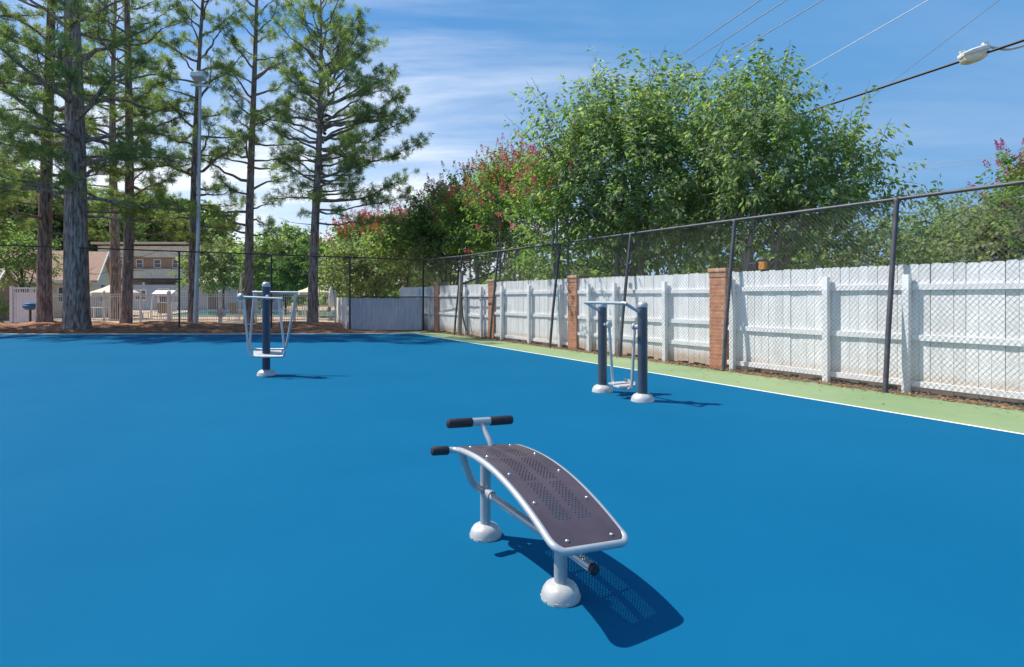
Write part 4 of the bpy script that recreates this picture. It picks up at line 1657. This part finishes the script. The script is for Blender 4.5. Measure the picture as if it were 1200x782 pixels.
# water and coping
wp = [gp(163, 371.2), gp(300, 371.2), gp(300, 362.5), gp(178, 362.5)]
wp = [(-24.3, 39.5), (-11, 39.5), (-15, 54), (-29.5, 54)]
sheet('pool_water', wp, -.005, M['water'])
mb = MB()
for i in range(4):
    a_, b2 = Vector((*wp[i], 0)), Vector((*wp[(i + 1) % 4], 0))
    d_ = (b2 - a_)
    l_ = d_.length
    d_.normalize()
    n_ = Vector((d_.y, -d_.x, 0))
    mb.obox(a_.lerp(b2, .5) + n_ * .2 + UP * .0, d_ * (l_ / 2 + (.4 if i % 2 == 0 else -.02)), n_ * .19, UP * .045)
structure(part('pool_coping', mb, M['concrete'], None, smooth=False))

# pale iron pool fence
FY = 29.9
t = thing('pool_fence', 'pale iron picket fence around the pool behind the mulch bed', 'pool fence', (gx(200, FY), FY, 0))
xs0, xs1 = gx(50, FY), gx(394, FY)
mb = MB()
x = xs0
while x < xs1:
    mb.box(x - .009, x + .009, FY - .009, FY + .009, .08, 1.5)
    x += .115
part('pickets', mb, M['picketiron'], t, smooth=False)
for z in (.16, 1.38, 1.5):
    mb = MB()
    mb.box(xs0, xs1, FY - .016, FY + .016, z - .016, z + .016)
    part('rail', mb, M['picketiron'], t, smooth=False)
for px in (52, 82, 122, 165, 198, 258, 300, 345, 393):
    x = gx(px, FY)
    mb = MB()
    w = .07 if px in (198, 258) else .04
    mb.box(x - w, x + w, FY - w, FY + w, -.05, 1.62)
    mb.lathe((x, FY, 1.62), [(w * 1.2, 0), (w * 1.3, .02), (w * .9, .05), (0, .08)], 8)
    part('post', mb, M['picketiron'], t, smooth=False)
x = gx(260, FY)
mb = MB()
mb.lathe((x, FY - .1, .52), [(0, -.02), (.24, -.02), (.26, 0), (.24, .02), (0, .02)], 20, axis=(0, -1, 0))
for k in range(4):
    g = k * math.pi / 4
    mb.tube([(x - .24 * math.cos(g), FY - .14, .52 - .24 * math.sin(g)), (x + .24 * math.cos(g), FY - .14, .52 + .24 * math.sin(g))], .014, 6)
tag(part('wheel_ornament', mb, M['galv'], None), 'round grey disc hung on the pool fence post behind the foot machine', 'ornament')

# white vinyl screen at the left
SY_ = 29.2
t = thing('privacy_screen', 'white vinyl screen panel beside the slender pine at the left edge', 'fence panel', (gx(32, SY_), SY_, 0))
mb = MB()
x = gx(16, SY_)
while x < gx(50, SY_):
    mb.box(x + .004, x + .14, SY_, SY_ + .02, .05, 1.5)
    x += .148
for k in range(14):
    x = gx(15, SY_) + k * .115
    mb.box(x, x + .03, SY_, SY_ + .02, 1.575, 1.765)
part('boards', mb, M['chairwhite'], t, smooth=False)
for z0, z1 in ((1.5, 1.58), (1.76, 1.84), (.05, .15)):
    mb = MB()
    mb.box(gx(14, SY_), gx(51, SY_), SY_ - .03, SY_ + .05, z0, z1)
    part('rail', mb, M['chairwhite'], t, smooth=False)
for px in (14, 51):
    mb = MB()
    x = gx(px, SY_)
    mb.box(x - .07, x + .07, SY_ - .07, SY_ + .07, -.05, 1.9)
    part('post', mb, M['chairwhite'], t, smooth=False, bevel=.01)

# kettle style park grill
GYl = 27.2
c = Vector((gx(35.5, GYl), GYl, mz(gx(35.5, GYl), GYl)))
t = thing('park_grill', 'blue pedestal park grill in front of the white screen', 'grill', c)
mb = MB()
mb.tube([c, c + UP * .62], .05, 10)
part('pedestal', mb, M['darkplastic'], t)
mb = MB()
mb.lathe(c + UP * .62, [(.06, 0), (.2, .03), (.29, .12), (.3, .22), (.28, .23), (.26, .3), (.12, .36), (0, .37)], 20)
mb.tube([c + Vector((-.33, 0, .85)), c + Vector((.33, 0, .85))], .02, 8)
part('bowl', mb, M['grillblue'], t)


def gable_house(t, A, B, depth, eave, ridge, wallm, roofm, over=.35, trimm='trim'):
    """A->B the long front wall (seen from the camera), gable ends at A and B"""
    A, B = Vector(A), Vector(B)
    d_ = (B - A)
    l_ = d_.length
    d_.normalize()
    n_ = Vector((-d_.y, d_.x, 0))          # away from the camera
    if n_.y < 0:
        n_ = -n_
    mb = MB()
    v = []
    for p_ in (A, B):
        v += [p_, p_ + n_ * depth, p_ + n_ * depth + UP * eave, p_ + n_ * depth / 2 + UP * ridge, p_ + UP * eave]
    mb.add([tuple(x) for x in v], [(0, 1, 2, 3, 4), (9, 8, 7, 6, 5), (0, 4, 9, 5), (1, 6, 7, 2)])
    part('wall', mb, M[wallm], t, smooth=False)
    mb = MB()
    sl_ = (ridge - eave) / (depth / 2)
    for sg in (0, 1):
        e_ = -over if sg == 0 else depth + over
        z_e = eave - over * sl_
        a1, b1 = A - d_ * over + n_ * e_ + UP * (z_e + .03), B + d_ * over + n_ * e_ + UP * (z_e + .03)
        a2, b2_ = A - d_ * over + n_ * depth / 2 + UP * (ridge + .03), B + d_ * over + n_ * depth / 2 + UP * (ridge + .03)
        v = [a1, b1, b2_, a2]
        v = [tuple(x) for x in v] + [tuple(x + UP * .12) for x in v]
        mb.add(v, [(0, 1, 2, 3), (7, 6, 5, 4), (0, 4, 5, 1), (1, 5, 6, 2), (2, 6, 7, 3), (3, 7, 4, 0)])
    part('roof', mb, M[roofm], t, smooth=False)
    mb = MB()
    for P_, sgn in ((A, -1), (B, 1)):
        for sg in (0, 1):
            e_ = -over if sg == 0 else depth + over
            q0 = P_ + d_ * sgn * (over + .02) + n_ * e_ + UP * (eave - over * sl_ + .06)
            q1 = P_ + d_ * sgn * (over + .02) + n_ * depth / 2 + UP * (ridge + .06)
            dd_ = (q1 - q0) / 2
            mb.obox((q0 + q1) / 2, dd_, d_ * .02, UP * .11)
    q0, q1 = A - n_ * (over + .02) + UP * (eave - over * sl_ + .05), B - n_ * (over + .02) + UP * (eave - over * sl_ + .05)
    mb.obox((q0 + q1) / 2, (q1 - q0) / 2, n_ * .02, UP * .09)
    part('trim', mb, M[trimm], t, smooth=False)
    return d_, n_


def opening(t, name, c_, d_, n_, w, h, pane='glass'):
    """framed window or door on a wall face; c_ at its centre on the wall"""
    mb = MB()
    for sx in (-1, 1):
        mb.obox(c_ + d_ * sx * (w / 2 + .04) - n_ * .02, d_ * .045, n_ * .03, UP * (h / 2 + .09))
    for sz in (-1, 1):
        mb.obox(c_ + UP * sz * (h / 2 + .045) - n_ * .02, d_ * (w / 2), n_ * .028, UP * .045)
    if name == 'window':
        mb.obox(c_ - n_ * .015, d_ * (w / 2), n_ * .02, UP * .02)
    f = part(name, mb, M['trim'], t, smooth=False)
    mb = MB()
    mb.obox(c_ - n_ * .006, d_ * w / 2, n_ * .005, UP * h / 2)
    part('pane', mb, M[pane], f, smooth=False)


A_, B_ = Vector((-36.9, 33.8, 0)), Vector((-27.9, 38.0, 0))
t = thing('bathhouse', 'small pale bathhouse with a tan shingle gable roof between the pine trunks', 'building', A_.lerp(B_, .5))
d_, n_ = gable_house(t, A_, B_, 6.0, 2.5, 4.4, 'siding', 'roof')
opening(t, 'door', A_.lerp(B_, .62) + UP * 1.05, d_, n_, .9, 2.05, 'greywall')
opening(t, 'window', A_.lerp(B_, .86) + UP * 1.5, d_, n_, .8, .9)
# gable end: a brown shuttered opening
gd = n_
opening(t, 'window', B_ + n_ * 3 + UP * 1.6 + d_ * .0, gd, -d_, 1.6, 1.2)

A_, B_ = Vector((-33.5, 30.5, 0)), Vector((gx(-14, 32.2), 32.2, 0))
t = thing('brown_hut', 'brown hut with a pale roof edge cut off by the left edge', 'building', A_.lerp(B_, .5))
d_, n_ = gable_house(t, A_, B_, 3.2, 1.9, 3.1, 'brownwall', 'roof2')
opening(t, 'door', A_.lerp(B_, .9) + UP * .95, d_, n_, .7, 1.8, 'brownwall')

# apartment block with pale balcony bands
bY = 61.0
t = thing('apartment_block', 'two storey brown apartment block with pale balcony bands behind the pool', 'building', (gx(195, bY), bY, 0))
bx0, bx1 = gx(122, bY), gx(252, bY)


def zz(py, Y=bY):
    return EYE - (py - HZ) / F * Y


mb = MB()
mb.box(bx0, bx1, bY + .4, bY + 9, 0, zz(287))
part('wall', mb, M['brownwall'], t, smooth=False)
for (ya, yb) in ((290, 302), (316.5, 326.5)):
    mb = MB()
    x = bx0 - .3
    while x < bx1 + .3:
        mb.box(x, x + .285, bY - .5, bY - .44, zz(yb), zz(ya))
        x += .3
    mb.box(bx0 - .3, bx1 + .3, bY - .44, bY + .39, zz(yb), zz(yb) + .14)
    mb.box(bx0 - .3, bx1 + .3, bY - .54, bY - .4, zz(ya), zz(ya) + .08)
    part('balcony', mb, M['balcony'], t, smooth=False)
mb = MB()
mb.box(bx0 - .8, bx1 + .8, bY - .9, bY + 9.6, zz(287) + .01, zz(284.5))
part('roof', mb, M['roof2'], t, smooth=False)
mb = MB()
mb.box(bx0, bx1, bY - .15, bY + .38, zz(331), zz(327.4))
part('beam', mb, M['bark_limb'], t, smooth=False)
for px in (137, 161, 182, 204, 226, 243):
    opening(t, 'window', Vector((gx(px, bY), bY + .4, zz(309))), Vector((1, 0, 0)), Vector((0, 1, 0)), .62, .8)
for px in (125, 171, 214, 250):
    x = gx(px, bY)
    mb = MB()
    mb.box(x - .12, x + .12, bY - .4, bY - .16, 0, zz(331) - .01)
    part('column', mb, M['trim'], t, smooth=False)

# long low grey blue wall with a tan roof
cY = 57.0
t = thing('pool_pavilion', 'long low blue grey pavilion with a tan roof edge beyond the pool', 'building', (gx(220, cY), cY, 0))
mb = MB()
mb.box(gx(140, cY), gx(318, cY), cY, cY + 3.0, -.03, zz(334, cY))
part('wall', mb, M['greywall'], t, smooth=False)
mb = MB()
v = [(gx(228, cY), cY - .5, zz(333.6, cY)), (gx(322, cY), cY - .5, zz(333.6, cY)), (gx(322, cY), cY + 2.8, zz(318, cY)), (gx(228, cY), cY + 2.8, zz(318, cY))]
v = v + [(a_, b2, c_ + .1) for a_, b2, c_ in v]
mb.add(v, [(0, 1, 2, 3), (7, 6, 5, 4), (0, 4, 5, 1), (1, 5, 6, 2), (2, 6, 7, 3), (3, 7, 4, 0)])
part('roof', mb, M['roof2'], t, smooth=False)
for px in (165, 192, 250, 285):
    opening(t, 'door' if px in (192, 250) else 'window', Vector((gx(px, cY), cY, 1.05 if px in (192, 250) else 1.5)), Vector((1, 0, 0)), Vector((0, 1, 0)), 1.0, 2.0 if px in (192, 250) else .9)


def umbrella(label, px, Y, rad_, apex, edge, base_z=0):
    c_ = Vector((gx(px, Y), Y, 0))
    t = thing('patio_umbrella', label, 'umbrella', c_, 'open patio umbrellas by the pool')
    mb = MB()
    mb.tube([c_, c_ + UP * apex], .025, 8)
    part('pole', mb, M['trim'], t)
    mb = MB()
    n = 8
    vs, fs = [tuple(c_ + UP * apex)], []
    for ring in (.5, 1.0):
        for k in range(n):
            g = 2 * math.pi * (k + .5) / n
            sag = -.05 if ring == .5 else 0
            vs.append(tuple(c_ + Vector((math.cos(g), math.sin(g), 0)) * rad_ * ring + UP * (apex + (edge - apex) * ring + sag + .03)))
    for k in range(n):
        g = 2 * math.pi * (k + .5) / n
        vs.append(tuple(c_ + Vector((math.cos(g), math.sin(g), 0)) * rad_ + UP * (edge - .16)))
    for k in range(n):
        k2 = (k + 1) % n
        fs += [(0, 1 + k, 1 + k2), (1 + k, 9 + k, 9 + k2, 1 + k2), (9 + k, 17 + k, 17 + k2, 9 + k2)]
    mb.add(vs, fs)
    o = part('canopy', mb, M['canvas'], t, smooth=False)
    sm = o.modifiers.new('thickness', 'SOLIDIFY')
    sm.thickness = .015
    mb = MB()
    mb.lathe(c_, [(.25, 0), (.25, .06), (.06, .1), (.04, .3), (0, .3)], 14)
    part('base', mb, M['darkplastic'], t)


umbrella('open cream umbrella left of the mid sized pine trunk', 135, 35.5, 1.38, 2.22, 1.58)
umbrella('open cream umbrella behind the forked pine trunk', 366, 38.5, 1.15, 2.1, 1.62)
# closed umbrella
c = Vector((gx(388, 33), 33, 0))
t = thing('patio_umbrella', 'closed white umbrella just left of the white board fence', 'umbrella', c)
mb = MB()
mb.tube([c, c + UP * 2.0], .022, 8)
part('pole', mb, M['trim'], t)
mb = MB()
mb.lathe(c + UP * .72, [(.05, 0), (.13, .1), (.17, .5), (.12, .9), (.06, 1.15), (0, 1.25)], 9)
part('canopy', mb, M['chairwhite'], t)
mb = MB()
mb.lathe(c, [(.22, 0), (.22, .06), (.05, .1), (0, .2)], 12)
part('base', mb, M['darkplastic'], t)
c = Vector((gx(280.5, 33), 33, 0))
t = thing('patio_umbrella', 'thin leaning umbrella pole with a furled canopy left of the straight pine', 'umbrella', c)
mb = MB()
mb.tube([c, c + Vector((.1, 0, 2.75))], .025, 8)
part('pole', mb, M['trim'], t)
mb = MB()
mb.lathe(c + Vector((.05, 0, 1.2)), [(.04, 0), (.07, .1), (.08, .6), (.05, 1.2), (0, 1.5)], 8, axis=(.1, 0, 2.75))
part('canopy', mb, M['canvas'], t)


def chair_parts(t, c_, ang, m_frame, m_sling, high=False):
    fx, fy = Vector((math.cos(ang), math.sin(ang), 0)), Vector((-math.sin(ang), math.cos(ang), 0))
    sh = .42
    mb = MB()
    mb.obox(c_ + UP * sh, fx * .25, fy * .26, UP * .02)
    part('seat', mb, m_sling, t, smooth=False, bevel=.01)
    mb = MB()
    mb.obox(c_ - fx * .3 + UP * (sh + .3), fx * .02 - UP * .004, fy * .26, UP * .3 - fx * .08)
    part('backrest', mb, m_sling, t, smooth=False, bevel=.01)
    for sx in (-1, 1):
        for sy in (-1, 1):
            mb = MB()
            top = c_ + fx * sx * .24 + fy * sy * .28 + UP * (sh + .2 if sx > 0 else sh)
            mb.tube([c_ + fx * sx * .28 + fy * sy * .28, top], .016, 6)
            part('leg', mb, m_frame, t)
    for sy in (-1, 1):
        mb = MB()
        mb.tube([c_ + fx * .26 + fy * sy * .28 + UP * (sh + .2), c_ - fx * .32 + fy * sy * .28 + UP * (sh + .22)], .018, 6)
        part('armrest', mb, m_frame, t)


def copy_tree(o, loc, rz, label):
    r = o.copy()
    C.objects.link(r)
    r.location = loc
    r.rotation_euler = (0, 0, rz)
    r['label'] = label
    for ch in o.children:
        k = ch.copy()
        C.objects.link(k)
        k.parent = r
    return r


proto = thing('pool_chair', 'tan sling chair with its back to the court beside the thick fence post', 'chair', (0, 0, 0), 'sling chairs on the pool deck')
chair_parts(proto, Vector((0, 0, 0)), math.pi / 2, M['chairwhite'], M['sling'])
for i, (px, Y, rz, lab) in enumerate(((193, 33.5, .15, 'tan sling chair with its back to the court beside the thick grey fence post'),
                                      (277, 33, -.2, 'tan sling chair right of the round disc on the pool fence'),
                                      (313, 33.4, .5, 'tan sling chair seen behind the post of the foot machine'),
                                      (336, 35, 2.2, 'tan sling chair standing between the foot machine and the forked pine'),
                                      (140, 34, 1.2, 'tan sling chair under the left cream umbrella'),
                                      (353, 36.5, -1.3, 'tan sling chair under the right cream umbrella, left of the forked trunk'),
                                      (381, 36.8, 1.5, 'tan sling chair under the right cream umbrella, right of the forked trunk'))):
    loc = (gx(px, Y), Y, -.02)
    if i == 0:
        proto.location = loc
        proto.rotation_euler = (0, 0, rz)
        proto['label'] = lab
    else:
        copy_tree(proto, loc, rz, lab)

# white lifeguard style glider frame
gYl = 35.5
c = Vector((gx(193, gYl), gYl, 0))
t = thing('canopy_swing', 'white framed canopy glider behind the tan chair at the pool', 'garden swing', c)
x0, x1 = gx(182.5, gYl), gx(206, gYl)
mb = MB()
for x in (x0, x1):
    mb.tube(smooth_path([(x, gYl - .5, 0), (x, gYl - .3, 1.3), (x, gYl, 1.66), (x, gYl + .3, 1.3), (x, gYl + .5, 0)], 4), .04, 8)
for y in (gYl - .22, gYl + .22):
    mb.tube([(x0, y, 1.45), (x1, y, 1.45)], .03, 8)
part('frame', mb, M['chairwhite'], t)
mb = MB()
v = [(x0, gYl - .45, 1.48), (x1, gYl - .45, 1.48), (x1, gYl, 1.72), (x0, gYl, 1.72), (x0, gYl + .45, 1.48), (x1, gYl + .45, 1.48)]
v = v + [(a_, b2, c_ + .03) for a_, b2, c_ in v]
mb.add(v, [(0, 1, 2, 3), (3, 2, 5, 4), (9, 8, 7, 6), (10, 11, 8, 9), (0, 6, 7, 1), (4, 5, 11, 10)])
part('canopy', mb, M['chairwhite'], t, smooth=False)
mb = MB()
mb.box(x0 + .08, x1 - .08, gYl - .3, gYl + .2, .42, .48)
mb.obox(((x0 + x1) / 2, gYl + .28, .75), ((x1 - x0) / 2 - .08, 0, 0), (0, .02, 0), (0, .08, .27))
part('bench', mb, M['chairwhite'], t, smooth=False)

# patio tables
for px, Y, lab in ((116, 33.5, 'white square patio table half hidden behind the thick pine'), (366, 37.4, 'white patio table under the right cream umbrella')):
    c = Vector((gx(px, Y), Y, 0))
    t = thing('patio_table', lab, 'table', c, 'patio tables')
    mb = MB()
    mb.obox(c + UP * .72 + Vector((0, 0 if px < 200 else -.3, 0)), (.5, 0, 0), (0, .26, 0), (0, 0, .02))
    part('table_top', mb, M['chairwhite'], t, smooth=False, bevel=.01)
    for sx in (-1, 1):
        for sy in (-1, 1):
            mb = MB()
            q = c + Vector((sx * .44, sy * .2 + (0 if px < 200 else -.3), 0))
            mb.tube([q, q + UP * .7], .025, 6)
            part('leg', mb, M['chairwhite'], t)

# sun loungers across the pool
for px, Y, lab in ((155, 36.8, 'white sun lounger at the near left corner of the pool'),):
    c = Vector((gx(px, Y), Y, 0))
    t = thing('sun_lounger', lab, 'sun lounger', c)
    mb = MB()
    mb.obox(c + Vector((.2, 0, .32)), (.75, 0, 0), (0, .32, 0), (0, 0, .025))
    part('seat', mb, M['chairwhite'], t, smooth=False)
    mb = MB()
    mb.obox(c + Vector((-.8, 0, .55)), (.3, 0, -.24), (0, .32, 0), (.015, 0, .02))
    part('backrest', mb, M['chairwhite'], t, smooth=False)
    for sx in (-.45, .85):
        for sy in (-1, 1):
            mb = MB()
            q = c + Vector((sx, sy * .28, 0))
            mb.tube([q, q + UP * .3], .03, 6)
            part('leg', mb, M['chairwhite'], t)
